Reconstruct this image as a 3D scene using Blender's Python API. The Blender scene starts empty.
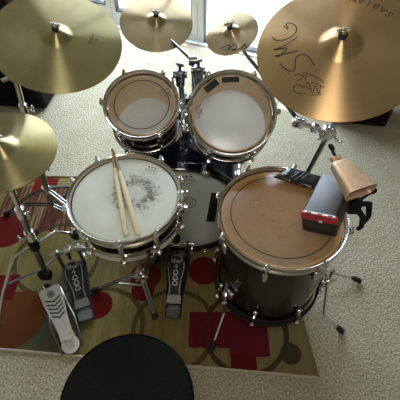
import bpy, bmesh, math, random
from mathutils import Vector, Matrix
random.seed(7)
PI = math.pi
scene = bpy.context.scene
col = scene.collection
V = Vector

# ------------------------------------------------------------------ materials
def new_mat(name):
    m = bpy.data.materials.new(name); m.use_nodes = True
    nt = m.node_tree
    for n in list(nt.nodes): nt.nodes.remove(n)
    out = nt.nodes.new('ShaderNodeOutputMaterial')
    return m, nt, out

def nd(nt, typ, **kw):
    n = nt.nodes.new(typ)
    for k, v in kw.items():
        if k in n.inputs: n.inputs[k].default_value = v
        else: setattr(n, k, v)
    return n

def math_n(nt, op, a, b=None, clamp=False):
    n = nt.nodes.new('ShaderNodeMath'); n.operation = op; n.use_clamp = clamp
    for i, s in enumerate((a, b)):
        if s is None: continue
        if isinstance(s, (int, float)): n.inputs[i].default_value = s
        else: nt.links.new(s, n.inputs[i])
    return n.outputs[0]

def mixc(nt, fac, a, b, blend='MIX'):
    n = nt.nodes.new('ShaderNodeMix'); n.data_type = 'RGBA'; n.blend_type = blend
    for idx, s in ((0, fac), (6, a), (7, b)):
        if isinstance(s, (int, float)): n.inputs[idx].default_value = s
        elif isinstance(s, tuple): n.inputs[idx].default_value = (*s, 1) if len(s) == 3 else s
        else: nt.links.new(s, n.inputs[idx])
    return n.outputs[2]

def noise(nt, vec, scale, detail=3, rough=0.6):
    n = nd(nt, 'ShaderNodeTexNoise', Scale=scale, Detail=detail, Roughness=rough)
    if vec is not None: nt.links.new(vec, n.inputs['Vector'])
    return n.outputs['Fac']

def ramp(nt, fac, stops):
    n = nt.nodes.new('ShaderNodeValToRGB')
    els = n.color_ramp.elements
    while len(els) < len(stops): els.new(0.5)
    for e, (p, c) in zip(els, stops):
        e.position = p; e.color = (*c, 1) if len(c) == 3 else c
    nt.links.new(fac, n.inputs[0])
    return n.outputs[0]

def simple(name, color, rough=0.5, metal=0.0, var=0.12, scale=30, bump=0.0, spec=0.5, aniso=0.0):
    m, nt, out = new_mat(name)
    tc = nt.nodes.new('ShaderNodeTexCoord')
    f = noise(nt, tc.outputs['Object'], scale)
    lo = tuple(c * (1 - var) for c in color); hi = tuple(min(1, c * (1 + var)) for c in color)
    c = ramp(nt, f, [(0.3, lo), (0.7, hi)])
    p = nd(nt, 'ShaderNodeBsdfPrincipled', Roughness=rough, Metallic=metal)
    p.inputs['Specular IOR Level'].default_value = spec
    nt.links.new(c, p.inputs['Base Color'])
    if bump:
        b = nd(nt, 'ShaderNodeBump', Strength=bump, Distance=0.003)
        nt.links.new(f, b.inputs['Height']); nt.links.new(b.outputs[0], p.inputs['Normal'])
    nt.links.new(p.outputs[0], out.inputs[0])
    return m

def cymbal_mat(name, base, dark, rough=0.34, aniso=0.75):
    m, nt, out = new_mat(name)
    tc = nt.nodes.new('ShaderNodeTexCoord')
    obj = tc.outputs['Object']
    sep = nt.nodes.new('ShaderNodeSeparateXYZ'); nt.links.new(obj, sep.inputs[0])
    r = math_n(nt, 'SQRT', math_n(nt, 'ADD', math_n(nt, 'MULTIPLY', sep.outputs[0], sep.outputs[0]),
                                  math_n(nt, 'MULTIPLY', sep.outputs[1], sep.outputs[1])))
    n1 = noise(nt, obj, 9, 4)
    comb = nt.nodes.new('ShaderNodeCombineXYZ'); nt.links.new(r, comb.inputs[0])
    grooves = noise(nt, comb.outputs[0], 420, 2)
    c = ramp(nt, n1, [(0.32, dark), (0.68, base)])
    c = mixc(nt, 0.16, c, ramp(nt, grooves, [(0.35, (0.1, 0.08, 0.04)), (0.65, (0.9, 0.75, 0.5))]))
    p = nd(nt, 'ShaderNodeBsdfPrincipled', Roughness=rough, Metallic=1.0, Anisotropic=aniso); p.inputs['Anisotropic Rotation'].default_value = 0.25
    nt.links.new(c, p.inputs['Base Color'])
    t = nt.nodes.new('ShaderNodeTangent'); t.direction_type = 'RADIAL'; t.axis = 'Z'
    nt.links.new(t.outputs[0], p.inputs['Tangent'])
    b = nd(nt, 'ShaderNodeBump', Strength=0.05, Distance=0.001)
    nt.links.new(grooves, b.inputs['Height']); nt.links.new(b.outputs[0], p.inputs['Normal'])
    nt.links.new(p.outputs[0], out.inputs[0])
    return m

def radius_of(nt, obj, cx=0.0, cy=0.0):
    sep = nt.nodes.new('ShaderNodeSeparateXYZ'); nt.links.new(obj, sep.inputs[0])
    x = math_n(nt, 'SUBTRACT', sep.outputs[0], cx); y = math_n(nt, 'SUBTRACT', sep.outputs[1], cy)
    return math_n(nt, 'SQRT', math_n(nt, 'ADD', math_n(nt, 'MULTIPLY', x, x), math_n(nt, 'MULTIPLY', y, y)))

def clear_head(name, ring=None, haze=0.12, tint=(0.95, 0.9, 0.82), hazecol=(0.7, 0.62, 0.5)):
    """clear plastic drum film: mostly transparent, a little haze, a glossy surface; optional black ring"""
    m, nt, out = new_mat(name)
    tc = nt.nodes.new('ShaderNodeTexCoord'); obj = tc.outputs['Object']
    tr = nd(nt, 'ShaderNodeBsdfTransparent', Color=(*tint, 1))
    df = nd(nt, 'ShaderNodeBsdfDiffuse', Color=(*hazecol, 1))
    gl = nd(nt, 'ShaderNodeBsdfGlossy', Color=(1, 1, 1, 1), Roughness=0.3)
    n1 = noise(nt, obj, 26, 5)
    hz = math_n(nt, 'MULTIPLY', math_n(nt, 'ADD', math_n(nt, 'MULTIPLY', n1, 0.6), 0.7), haze)
    m1 = nt.nodes.new('ShaderNodeMixShader'); nt.links.new(hz, m1.inputs[0])
    nt.links.new(tr.outputs[0], m1.inputs[1]); nt.links.new(df.outputs[0], m1.inputs[2])
    fr = nt.nodes.new('ShaderNodeLayerWeight'); fr.inputs['Blend'].default_value = 0.5
    fac = math_n(nt, 'ADD', 0.07, math_n(nt, 'MULTIPLY', math_n(nt, 'POWER', fr.outputs['Facing'], 4.0), 0.6), True)
    m2 = nt.nodes.new('ShaderNodeMixShader'); nt.links.new(fac, m2.inputs[0])
    nt.links.new(m1.outputs[0], m2.inputs[1]); nt.links.new(gl.outputs[0], m2.inputs[2])
    last = m2.outputs[0]
    if ring:
        r = radius_of(nt, obj)
        d = math_n(nt, 'ABSOLUTE', math_n(nt, 'SUBTRACT', r, ring[0]))
        mk = math_n(nt, 'LESS_THAN', d, ring[1])
        bk = nd(nt, 'ShaderNodeBsdfPrincipled', Roughness=0.4); bk.inputs['Base Color'].default_value = (0.012, 0.011, 0.01, 1)
        m3 = nt.nodes.new('ShaderNodeMixShader'); nt.links.new(mk, m3.inputs[0])
        nt.links.new(last, m3.inputs[1]); nt.links.new(bk.outputs[0], m3.inputs[2]); last = m3.outputs[0]
    nt.links.new(last, out.inputs[0])
    return m

def bottom_head(name, colr, trans=0.5):
    m, nt, out = new_mat(name)
    tc = nt.nodes.new('ShaderNodeTexCoord')
    f = noise(nt, tc.outputs['Object'], 14, 4)
    c = ramp(nt, f, [(0.3, tuple(a * 0.9 for a in colr)), (0.7, colr)])
    df = nt.nodes.new('ShaderNodeBsdfDiffuse'); tl = nt.nodes.new('ShaderNodeBsdfTranslucent')
    gl = nd(nt, 'ShaderNodeBsdfGlossy', Roughness=0.2)
    nt.links.new(c, df.inputs[0]); nt.links.new(c, tl.inputs[0])
    m1 = nd(nt, 'ShaderNodeMixShader', Fac=trans)
    nt.links.new(df.outputs[0], m1.inputs[1]); nt.links.new(tl.outputs[0], m1.inputs[2])
    m2 = nd(nt, 'ShaderNodeMixShader', Fac=0.06)
    nt.links.new(m1.outputs[0], m2.inputs[1]); nt.links.new(gl.outputs[0], m2.inputs[2])
    nt.links.new(m2.outputs[0], out.inputs[0])
    return m

def snare_head_mat():
    m, nt, out = new_mat('coated_snare_film')
    tc = nt.nodes.new('ShaderNodeTexCoord'); obj = tc.outputs['Object']
    cx, cy = 0.030, 0.013
    r = radius_of(nt, obj, cx, cy)
    base = ramp(nt, noise(nt, obj, 12, 5), [(0.3, (0.64, 0.67, 0.58)), (0.7, (0.72, 0.75, 0.67))])
    sp = noise(nt, obj, 75, 9, 0.8)
    # stick dirt: strongest in a ring about 6 cm out, none at the worn white centre
    band = math_n(nt, 'SUBTRACT', 1.0, math_n(nt, 'DIVIDE', math_n(nt, 'ABSOLUTE', math_n(nt, 'SUBTRACT', r, 0.052)), 0.055), True)
    thr = math_n(nt, 'SUBTRACT', 0.64, math_n(nt, 'MULTIPLY', band, 0.25))
    dirt = math_n(nt, 'MULTIPLY', math_n(nt, 'SUBTRACT', sp, thr), 7.0, True)
    fall = math_n(nt, 'MULTIPLY', math_n(nt, 'SUBTRACT', 1.0, math_n(nt, 'DIVIDE', r, 0.15), True), 2.2, True)
    dirt = math_n(nt, 'MULTIPLY', math_n(nt, 'MULTIPLY', dirt, fall), 0.88)
    c = mixc(nt, dirt, base, (0.055, 0.032, 0.014))
    white = math_n(nt, 'MULTIPLY', math_n(nt, 'LESS_THAN', math_n(nt, 'ADD', r, math_n(nt, 'MULTIPLY', noise(nt, obj, 90, 4), 0.04)), 0.046), 0.85)
    c = mixc(nt, white, c, (0.80, 0.80, 0.74))
    # wide faint grey soiling
    wide = math_n(nt, 'MULTIPLY', math_n(nt, 'SUBTRACT', 1.0, math_n(nt, 'DIVIDE', r, 0.13), True), 0.75)
    c = mixc(nt, math_n(nt, 'MULTIPLY', wide, noise(nt, obj, 30, 5)), c, (0.16, 0.13, 0.09))
    p = nd(nt, 'ShaderNodeBsdfPrincipled', Roughness=0.55)
    nt.links.new(c, p.inputs['Base Color']); nt.links.new(p.outputs[0], out.inputs[0])
    return m

def carpet_mat():
    m, nt, out = new_mat('beige_carpet')
    tc = nt.nodes.new('ShaderNodeTexCoord'); obj = tc.outputs['Object']
    n1 = noise(nt, obj, 130, 6, 0.8); n2 = noise(nt, obj, 6, 3)
    v = nd(nt, 'ShaderNodeTexVoronoi', Scale=95.0); nt.links.new(obj, v.inputs['Vector'])
    c = ramp(nt, n1, [(0.38, (0.14, 0.115, 0.07)), (0.5, (0.42, 0.37, 0.245)), (0.62, (0.75, 0.68, 0.49))])
    c = mixc(nt, 0.22, c, ramp(nt, n2, [(0.3, (0.30, 0.27, 0.20)), (0.7, (0.60, 0.57, 0.5))]))
    p = nd(nt, 'ShaderNodeBsdfPrincipled', Roughness=0.95); p.inputs['Specular IOR Level'].default_value = 0.1
    h = math_n(nt, 'ADD', n1, v.outputs['Distance'])
    b = nd(nt, 'ShaderNodeBump', Strength=0.6, Distance=0.008)
    nt.links.new(h, b.inputs['Height']); nt.links.new(b.outputs[0], p.inputs['Normal'])
    nt.links.new(c, p.inputs['Base Color']); nt.links.new(p.outputs[0], out.inputs[0])
    return m

RUGO = V((-0.35, 0.95, 0.0))
def rug_mat():
    m, nt, out = new_mat('patterned_rug_pile')
    tc = nt.nodes.new('ShaderNodeTexCoord'); obj = tc.outputs['Object']
    add = nt.nodes.new('ShaderNodeVectorMath'); add.operation = 'ADD'
    nt.links.new(obj, add.inputs[0]); add.inputs[1].default_value = RUGO
    wob = nt.nodes.new('ShaderNodeTexNoise'); wob.inputs['Scale'].default_value = 12
    nt.links.new(add.outputs[0], wob.inputs['Vector'])
    w2 = nt.nodes.new('ShaderNodeVectorMath'); w2.operation = 'MULTIPLY_ADD'
    nt.links.new(wob.outputs['Color'], w2.inputs[0]); w2.inputs[1].default_value = (0.012,) * 3
    nt.links.new(add.outputs[0], w2.inputs[2])
    sep = nt.nodes.new('ShaderNodeSeparateXYZ'); nt.links.new(w2.outputs[0], sep.inputs[0])
    X, Y = sep.outputs[0], sep.outputs[1]
    st = nt.nodes.new('ShaderNodeMapping'); st.inputs['Scale'].default_value = (60, 3.0, 1)
    nt.links.new(add.outputs[0], st.inputs[0])
    streak = noise(nt, st.outputs[0], 1.0, 4)
    blot = noise(nt, add.outputs[0], 3.5, 3)
    def lt(a, b): return math_n(nt, 'LESS_THAN', a, b)
    def gt(a, b): return math_n(nt, 'GREATER_THAN', a, b)
    def mul(*s):
        r = s[0]
        for k in s[1:]: r = math_n(nt, 'MULTIPLY', r, k)
        return r
    def dist(cx, cy, ax=1.0):
        x = math_n(nt, 'MULTIPLY', math_n(nt, 'SUBTRACT', X, cx), ax); y = math_n(nt, 'SUBTRACT', Y, cy)
        return math_n(nt, 'SQRT', math_n(nt, 'ADD', mul(x, x), mul(y, y)))
    def circle(cx, cy, r, ax=1.0): return lt(dist(cx, cy, ax), r)
    def ring(cx, cy, r, w): return lt(math_n(nt, 'ABSOLUTE', math_n(nt, 'SUBTRACT', dist(cx, cy), r)), w)
    def rect(x0, x1, y0, y1): return mul(gt(X, x0), lt(X, x1), gt(Y, y0), lt(Y, y1))
    def soft(cx, cy, r, ax=1.0): return math_n(nt, 'SUBTRACT', 1.0, math_n(nt, 'DIVIDE', dist(cx, cy, ax), r), True)
    c = ramp(nt, blot, [(0.35, (0.30, 0.255, 0.115)), (0.5, (0.36, 0.31, 0.165)), (0.65, (0.42, 0.37, 0.235))])
    c = mixc(nt, 0.35, c, ramp(nt, streak, [(0.35, (0.17, 0.15, 0.06)), (0.65, (0.52, 0.47, 0.28))]))
    # paler grey-beige band on the right, teal-grey wash on the left
    c = mixc(nt, mul(gt(X, 0.235), 0.65), c, (0.40, 0.35, 0.27))
    teal = math_n(nt, 'MULTIPLY', mul(soft(-0.60, 0.64, 0.30, 1.6), streak), 3.2, True)
    c = mixc(nt, teal, c, (0.13, 0.17, 0.16))
    # dark red streaked block at the upper left
    br = rect(-1.02, -0.56, 1.10, 1.40)
    c = mixc(nt, br, c, ramp(nt, streak, [(0.36, (0.10, 0.028, 0.028)), (0.5, (0.17, 0.075, 0.06)), (0.64, (0.46, 0.36, 0.28))]))
    # rings
    ringc = (0.12, 0.085, 0.05)
    for (cx, cy, r, w) in ((0.19, 0.60, 0.165, 0.011), (-0.10, 0.615, 0.165, 0.010), (-0.40, 0.62, 0.17, 0.010), (-0.66, 0.95, 0.19, 0.010)):
        c = mixc(nt, mul(ring(cx, cy, r, w), 0.85), c, ringc)
    red = (0.20, 0.018, 0.022); wine = (0.215, 0.02, 0.055)
    c = mixc(nt, circle(0.025, 0.883, 0.072), c, red)
    c = mixc(nt, circle(-0.428, 0.715, 0.062), c, red)
    c = mixc(nt, circle(-0.245, 0.785, 0.052), c, red)
    c = mixc(nt, circle(-0.24, 0.85, 0.07), c, (0.24, 0.035, 0.02))
    c = mixc(nt, circle(-0.765, 0.655, 0.125), c, (0.21, 0.078, 0.036))
    c = mixc(nt, circle(-0.955, 1.10, 0.095, 0.8), c, red)
    c = mixc(nt, rect(-1.05, -0.80, 0.74, 0.86), c, red)
    c = mixc(nt, rect(-0.895, -0.77, 1.36, 1.46), c, (0.27, 0.02, 0.022))
    winec = ramp(nt, streak, [(0.3, (0.15, 0.012, 0.035)), (0.7, (0.25, 0.03, 0.07))])
    c = mixc(nt, rect(-0.04, 0.122, 0.535, 0.685), c, winec)
    c = mixc(nt, rect(0.122, 0.282, 0.500, 0.685), c, wine)
    c = mixc(nt, rect(0.125, 0.225, 0.440, 0.510), c, (0.2, 0.018, 0.03))
    c = mixc(nt, circle(0.362, 0.512, 0.042), c, (0.105, 0.10, 0.082))
    c = mixc(nt, mul(ring(0.19, 0.60, 0.165, 0.008), 0.55), c, (0.09, 0.05, 0.04))
    fine = noise(nt, obj, 260, 4, 0.7)
    c = mixc(nt, 0.5, c, ramp(nt, fine, [(0.3, (0.35, 0.35, 0.35)), (0.7, (0.65, 0.65, 0.65))]), 'OVERLAY')
    c = mixc(nt, 1.0, c, (0.53, 0.47, 0.30), 'MULTIPLY')
    p = nd(nt, 'ShaderNodeBsdfPrincipled', Roughness=0.95); p.inputs['Specular IOR Level'].default_value = 0.1
    b = nd(nt, 'ShaderNodeBump', Strength=0.6, Distance=0.006)
    nt.links.new(fine, b.inputs['Height']); nt.links.new(b.outputs[0], p.inputs['Normal'])
    nt.links.new(c, p.inputs['Base Color']); nt.links.new(p.outputs[0], out.inputs[0])
    return m

def glass_mat():
    m, nt, out = new_mat('window_glass')
    tr = nd(nt, 'ShaderNodeBsdfTransparent', Color=(0.96, 0.98, 1, 1))
    gl = nd(nt, 'ShaderNodeBsdfGlossy', Roughness=0.02)
    f = nt.nodes.new('ShaderNodeLayerWeight'); f.inputs['Blend'].default_value = 0.12
    mx = nt.nodes.new('ShaderNodeMixShader')
    nt.links.new(math_n(nt, 'MULTIPLY', f.outputs['Facing'], 0.5), mx.inputs[0]); nt.links.new(tr.outputs[0], mx.inputs[1]); nt.links.new(gl.outputs[0], mx.inputs[2])
    nt.links.new(mx.outputs[0], out.inputs[0])
    return m

def wood_mat(name, a, b, scale=(4, 40, 40), rough=0.45):
    m, nt, out = new_mat(name)
    tc = nt.nodes.new('ShaderNodeTexCoord')
    mp = nt.nodes.new('ShaderNodeMapping'); mp.inputs['Scale'].default_value = scale
    nt.links.new(tc.outputs['Object'], mp.inputs[0])
    f = noise(nt, mp.outputs[0], 2.0, 5)
    c = ramp(nt, f, [(0.3, a), (0.7, b)])
    p = nd(nt, 'ShaderNodeBsdfPrincipled', Roughness=rough)
    nt.links.new(c, p.inputs['Base Color']); nt.links.new(p.outputs[0], out.inputs[0])
    return m

CHROME = simple('chrome', (0.80, 0.79, 0.77), 0.14, 1.0, 0.05)
HOOP = simple('hoop_chrome', (0.66, 0.60, 0.53), 0.2, 1.0, 0.10)
DARKCHROME = simple('dark_chrome', (0.20, 0.205, 0.215), 0.25, 1.0, 0.3, 90)
STEEL = simple('dark_steel', (0.34, 0.34, 0.34), 0.3, 1.0, 0.1)
RUBBER = simple('black_rubber', (0.012, 0.012, 0.013), 0.7)
BLACK = simple('black_plastic', (0.009, 0.009, 0.010), 0.5, 0, 0.12, 30, 0, 0.25)
BLACKFAB = simple('black_fabric', (0.009, 0.010, 0.009), 0.95, 0, 0.5, 250, 0.6, 0.08)
SPEAKER = simple('speaker_carpet', (0.017, 0.014, 0.013), 0.9, 0, 0.3, 120, 0.5, 0.15)
NAVY = simple('navy_black_vinyl', (0.010, 0.012, 0.022), 0.55, 0, 0.3, 60, 0.2, 0.3)
FELT = simple('black_felt', (0.03, 0.03, 0.03), 0.95)
ESPRESSO = simple('dark_lacquered_shell', (0.014, 0.011, 0.010), 0.16, 0, 0.5, 40)
HOOPBLACK = simple('gloss_black_hoop', (0.007, 0.007, 0.008), 0.12, 0, 0.3, 60)
BLUEBLK = simple('blue_black_lacquer', (0.007, 0.009, 0.017), 0.14, 0, 0.3, 60, 0, 0.3)
MAPLE = wood_mat('raw_maple_inside', (0.74, 0.49, 0.22), (0.84, 0.61, 0.33))
MAPLED = wood_mat('amber_maple_inside', (0.74, 0.44, 0.17), (0.84, 0.55, 0.25))
STICK = wood_mat('pale_hickory', (0.80, 0.70, 0.44), (0.88, 0.80, 0.56), (60, 60, 6))
STICKTIP = wood_mat('worn_brown_hickory', (0.27, 0.18, 0.085), (0.42, 0.29, 0.15), (60, 60, 20))
TAPE = simple('black_gaffer_tape', (0.014, 0.013, 0.013), 0.55, 0, 0.3, 200, 0.4)
GLOSSTAPE = simple('shiny_black_tape', (0.012, 0.012, 0.013), 0.26, 0, 0.3, 50, 0.6)
INK = simple('black_marker_ink', (0.045, 0.028, 0.02), 0.6)
LOGO = simple('grey_print', (0.16, 0.15, 0.11), 0.6)
DARKPRINT = simple('dark_print', (0.09, 0.055, 0.028), 0.55)
PALEPRINT = simple('pale_print', (0.72, 0.66, 0.44), 0.6)
GREYINK = simple('charcoal_print', (0.06, 0.06, 0.06), 0.6)
REDINK = simple('red_marker_ink', (0.22, 0.03, 0.02), 0.6)
REDBAND = simple('red_band', (0.52, 0.022, 0.035), 0.38)
WHITEPRINT = simple('white_print', (0.75, 0.74, 0.72), 0.5)
GREYMET = simple('brushed_grey_metal', (0.15, 0.15, 0.148), 0.45, 0.6, 0.15, 60)
SILVERPLATE = simple('brushed_silver_plate', (0.33, 0.33, 0.315), 0.45, 0.7, 0.12, 60)
COPPER = simple('tan_bronze_bell', (0.66, 0.47, 0.32), 0.45, 0.5, 0.22, 18)
WHITE = simple('white_door_paint', (0.76, 0.79, 0.80), 0.45, 0, 0.03)
WALLP = simple('tan_wall_paint', (0.42, 0.38, 0.31), 0.85, 0, 0.04, 20, 0.1)
CEIL = simple('ceiling_paint', (0.40, 0.37, 0.31), 0.9, 0, 0.04, 20, 0.1)
GASKET = simple('dark_gasket', (0.035, 0.04, 0.045), 0.6)
PATIO = simple('pale_patio_concrete', (0.74, 0.75, 0.76), 0.9, 0, 0.08, 10)
TIMBER = simple('white_timber', (0.72, 0.72, 0.7), 0.7, 0, 0.05)
RUG = rug_mat(); CARPET = carpet_mat(); GLASS = glass_mat()
RUGEDGE = simple('pale_rug_binding', (0.46, 0.41, 0.31), 0.95, 0, 0.2, 200, 0.5, 0.1)
RUGEDGED = simple('olive_rug_binding', (0.20, 0.17, 0.09), 0.95, 0, 0.2, 200, 0.5, 0.1)
SNAREHEAD = snare_head_mat()
BASSHEAD = bottom_head('coated_bass_film', (0.86, 0.90, 0.85), 0.15)
PATCH = bottom_head('clear_impact_patch', (0.66, 0.69, 0.65), 0.2)
WHITEHEAD = bottom_head('white_translucent_film', (0.88, 0.90, 0.92), 0.55)
DIMHEAD = bottom_head('shaded_dusty_film', (0.50, 0.46, 0.42), 0.5)  # dusty film, its colour also darkened for the shade close to the floor

# ------------------------------------------------------------------ mesh builder
def I(): return Matrix.Identity(4)
def T(x, y=None, z=None):
    return Matrix.Translation(V((x, y, z)) if y is not None else V(x))
def R(a, ax): return Matrix.Rotation(a, 4, ax)

def frame_z(n, c=(0, 0, 0), xhint=(1, 0, 0)):
    """matrix whose local z is n, local x as near to xhint as it goes, origin c"""
    n = V(n).normalized(); x = V(xhint); x = (x - n * x.dot(n)).normalized(); y = n.cross(x)
    m = Matrix((x, y, n)).transposed().to_4x4(); m.translation = V(c)
    return m

class MB:
    def __init__(self): self.bm = bmesh.new()
    def face(self, vs, mi=0):
        try:
            f = self.bm.faces.new(vs); f.material_index = mi
        except ValueError: pass
    def box(self, sx, sy, sz, M=None, bevel=0.0, seg=2, mi=0):
        M = M or I()
        t = bmesh.new(); bmesh.ops.create_cube(t, size=1.0, matrix=Matrix.Diagonal((sx, sy, sz, 1)))
        if bevel: bmesh.ops.bevel(t, geom=list(t.edges), offset=bevel, segments=seg, affect='EDGES', profile=0.5)
        self.absorb(t, M, mi); return self
    def absorb(self, t, M, mi=0):
        mp = {v: self.bm.verts.new(M @ v.co) for v in t.verts}
        for f in t.faces: self.face([mp[v] for v in f.verts], mi)
        t.free()
    def tube(self, pts, r, n=12, cap=True, mi=0):
        pts = [V(p) for p in pts]; rr = r if isinstance(r, (list, tuple)) else [r] * len(pts)
        rings = []; prev = None
        for i, p in enumerate(pts):
            d = (pts[min(i + 1, len(pts) - 1)] - pts[max(i - 1, 0)]).normalized()
            a = prev if prev is not None else (V((0, 0, 1)) if abs(d.z) < 0.9 else V((1, 0, 0)))
            u = (a - d * a.dot(d)).normalized(); w = d.cross(u); prev = u
            rings.append([self.bm.verts.new(p + (u * math.cos(t) + w * math.sin(t)) * rr[i]) for t in [2 * PI * k / n for k in range(n)]])
        for A, B in zip(rings, rings[1:]):
            for k in range(n): self.face((A[k], A[(k + 1) % n], B[(k + 1) % n], B[k]), mi)
        if cap: self.face(list(reversed(rings[0])), mi); self.face(rings[-1], mi)
        return self
    def lathe(self, prof, n=64, M=None, closed=False, mis=None, cap0=False, cap1=False):
        M = M or I(); rings = []
        for (r, z) in prof:
            if r < 1e-6: rings.append([self.bm.verts.new(M @ V((0, 0, z)))])
            else: rings.append([self.bm.verts.new(M @ V((r * math.cos(2 * PI * k / n), r * math.sin(2 * PI * k / n), z))) for k in range(n)])
        pairs = list(zip(rings, rings[1:])) + ([(rings[-1], rings[0])] if closed else [])
        for i, (A, B) in enumerate(pairs):
            mi = mis[i] if mis else 0
            for k in range(n):
                k2 = (k + 1) % n
                if len(A) == 1 and len(B) == 1: continue
                if len(A) == 1: self.face((A[0], B[k2], B[k]), mi)
                elif len(B) == 1: self.face((A[k], A[k2], B[0]), mi)
                else: self.face((A[k], A[k2], B[k2], B[k]), mi)
        if cap0 and len(rings[0]) > 1: self.face(list(rings[0]))
        if cap1 and len(rings[-1]) > 1: self.face(list(rings[-1]))
        return self
    def prism(self, outline, h, M=None, bevel=0.0, mi=0):
        M = M or I(); t = bmesh.new()
        lo = [t.verts.new((x, y, 0)) for x, y in outline]; hi = [t.verts.new((x, y, h)) for x, y in outline]
        n = len(lo)
        t.faces.new(list(reversed(lo))); top = t.faces.new(hi)
        for k in range(n): t.faces.new((lo[k], lo[(k + 1) % n], hi[(k + 1) % n], hi[k]))
        if bevel: bmesh.ops.bevel(t, geom=list(top.edges), offset=bevel, segments=2, affect='EDGES')
        self.absorb(t, M, mi); return self
    def hull(self, a, b, mi=0):
        """solid between two loops of the same length"""
        A = [self.bm.verts.new(V(p)) for p in a]; B = [self.bm.verts.new(V(p)) for p in b]; n = len(A)
        self.face(list(reversed(A)), mi); self.face(B, mi)
        for k in range(n): self.face((A[k], A[(k + 1) % n], B[(k + 1) % n], B[k]), mi)
        return self
    def ball(self, c, r, sc=(1, 1, 1), M=None, n=12, mi=0):
        t = bmesh.new(); bmesh.ops.create_uvsphere(t, u_segments=n, v_segments=max(6, n // 2), radius=r)
        self.absorb(t, (M or I()) @ T(V(c)) @ Matrix.Diagonal((*sc, 1)), mi); return self
    def ribbon(self, pts2, w, surf):
        """flat ink stroke along smoothed 2-D points laid on a surface given by surf(x, y)"""
        P = [V((p[0], p[1], 0)) for p in pts2]; S = []
        for i in range(len(P) - 1):
            a, b, c, d = P[max(i - 1, 0)], P[i], P[i + 1], P[min(i + 2, len(P) - 1)]
            for k in range(5):
                t = k / 5
                S.append(0.5 * ((2 * b) + (c - a) * t + (2 * a - 5 * b + 4 * c - d) * t * t + (3 * b - a - 3 * c + d) * t ** 3))
        S.append(P[-1]); L = []
        for i, p in enumerate(S):
            d = S[min(i + 1, len(S) - 1)] - S[max(i - 1, 0)]
            if d.length < 1e-9: d = V((1, 0, 0))
            d.normalize(); q = V((-d.y, d.x, 0)) * (w / 2)
            L.append((self.bm.verts.new(surf(*(p + q).xy)), self.bm.verts.new(surf(*(p - q).xy))))
        for A, B in zip(L, L[1:]): self.face((A[0], A[1], B[1], B[0]))
        return self
    def text(self, s, size, surf, ang=0.0, pos=(0, 0), sx=1.0, shear=0.0):
        cu = bpy.data.curves.new('lettering', 'FONT'); cu.body = s; cu.size = size; cu.shear = shear
        cu.align_x = 'CENTER'; cu.align_y = 'CENTER'; cu.resolution_u = 2
        ob = bpy.data.objects.new('lettering', cu); col.objects.link(ob)
        dg = bpy.context.evaluated_depsgraph_get(); ev = ob.evaluated_get(dg); me = ev.to_mesh()
        ca, sa = math.cos(ang), math.sin(ang)
        vs = []
        for v in me.vertices:
            x, y = v.co.x * sx, v.co.y
            vs.append(self.bm.verts.new(surf(pos[0] + x * ca - y * sa, pos[1] + x * sa + y * ca)))
        for p in me.polygons: self.face([vs[i] for i in p.vertices])
        ev.to_mesh_clear(); bpy.data.objects.remove(ob); bpy.data.curves.remove(cu)
        return self
    def build(self, name, mat, parent=None, world=False, angle=35, inv=None):
        if inv is not None: self.bm.transform(inv)
        bmesh.ops.recalc_face_normals(self.bm, faces=self.bm.faces)
        me = bpy.data.meshes.new(name); self.bm.to_mesh(me); self.bm.free()
        for m in (mat if isinstance(mat, (list, tuple)) else [mat]): me.materials.append(m)
        for p in me.polygons: p.use_smooth = True
        try: me.set_sharp_from_angle(angle=math.radians(angle))
        except Exception: pass
        o = bpy.data.objects.new(name, me); col.objects.link(o)
        if parent is not None: o.parent = parent
        return o

def tag(o, label, cat, group=None):
    o['label'] = label; o['category'] = cat
    if group: o['group'] = group
    return o

def thing(name, label, cat, M, group=None):
    o = bpy.data.objects.new(name, None); col.objects.link(o)
    o.empty_display_size = 0.05
    o.matrix_world = M
    return tag(o, label, cat, group), M.inverted()

def struct(o): o['kind'] = 'structure'; return o

def dup_part(o, M, parent):
    c = o.copy(); col.objects.link(c); c.parent = parent; c.matrix_local = M
    for ch in list(o.children):
        d = ch.copy(); col.objects.link(d); d.parent = c
    return c

# ------------------------------------------------------------------ the room (turned 22 degrees from the camera)
RU, RV = V((0.925, -0.38, 0)).normalized(), V((0.38, 0.925, 0)).normalized()
ROOM = Matrix((RU, RV, V((0, 0, 1)))).transposed().to_4x4()      # local (u, v, z) -> world
VW = 2.70                                                       # inner face of the door wall
UL, UR, VB, ZC = -2.6, 1.95, -1.9, 2.45

b = MB(); b.box(UR - UL, VW - VB, 0.1, ROOM @ T((UL + UR) / 2, (VW + VB) / 2, -0.05))
struct(b.build('floor', CARPET))
b = MB(); b.box(UR - UL + .3, VW - VB + .3, 0.1, ROOM @ T((UL + UR) / 2, (VW + VB) / 2, ZC + 0.05))
struct(b.build('ceiling', CEIL))
b = MB(); b.box(0.1, VW - VB, ZC, ROOM @ T(UL - 0.05, (VW + VB) / 2, ZC / 2)); struct(b.build('wall_left', WALLP))
b = MB(); b.box(0.1, VW - VB, ZC, ROOM @ T(UR + 0.05, (VW + VB) / 2, ZC / 2)); struct(b.build('wall_right', WALLP))
b = MB(); b.box(UR - UL, 0.1, ZC, ROOM @ T((UL + UR) / 2, VB - 0.05, ZC / 2)); struct(b.build('wall_rear', WALLP))
DTOP = 2.05; DL, DR = -2.53, -0.25
b = MB()
b.box(DL - UL, 0.12, ZC, ROOM @ T((DL + UL) / 2, VW + 0.06, ZC / 2))
b.box(UR - DR, 0.12, ZC, ROOM @ T((DR + UR) / 2, VW + 0.06, ZC / 2))
b.box(DR - DL, 0.12, ZC - DTOP, ROOM @ T((DR + DL) / 2, VW + 0.06, (ZC + DTOP) / 2))
struct(b.build('wall_front', WALLP))
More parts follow.
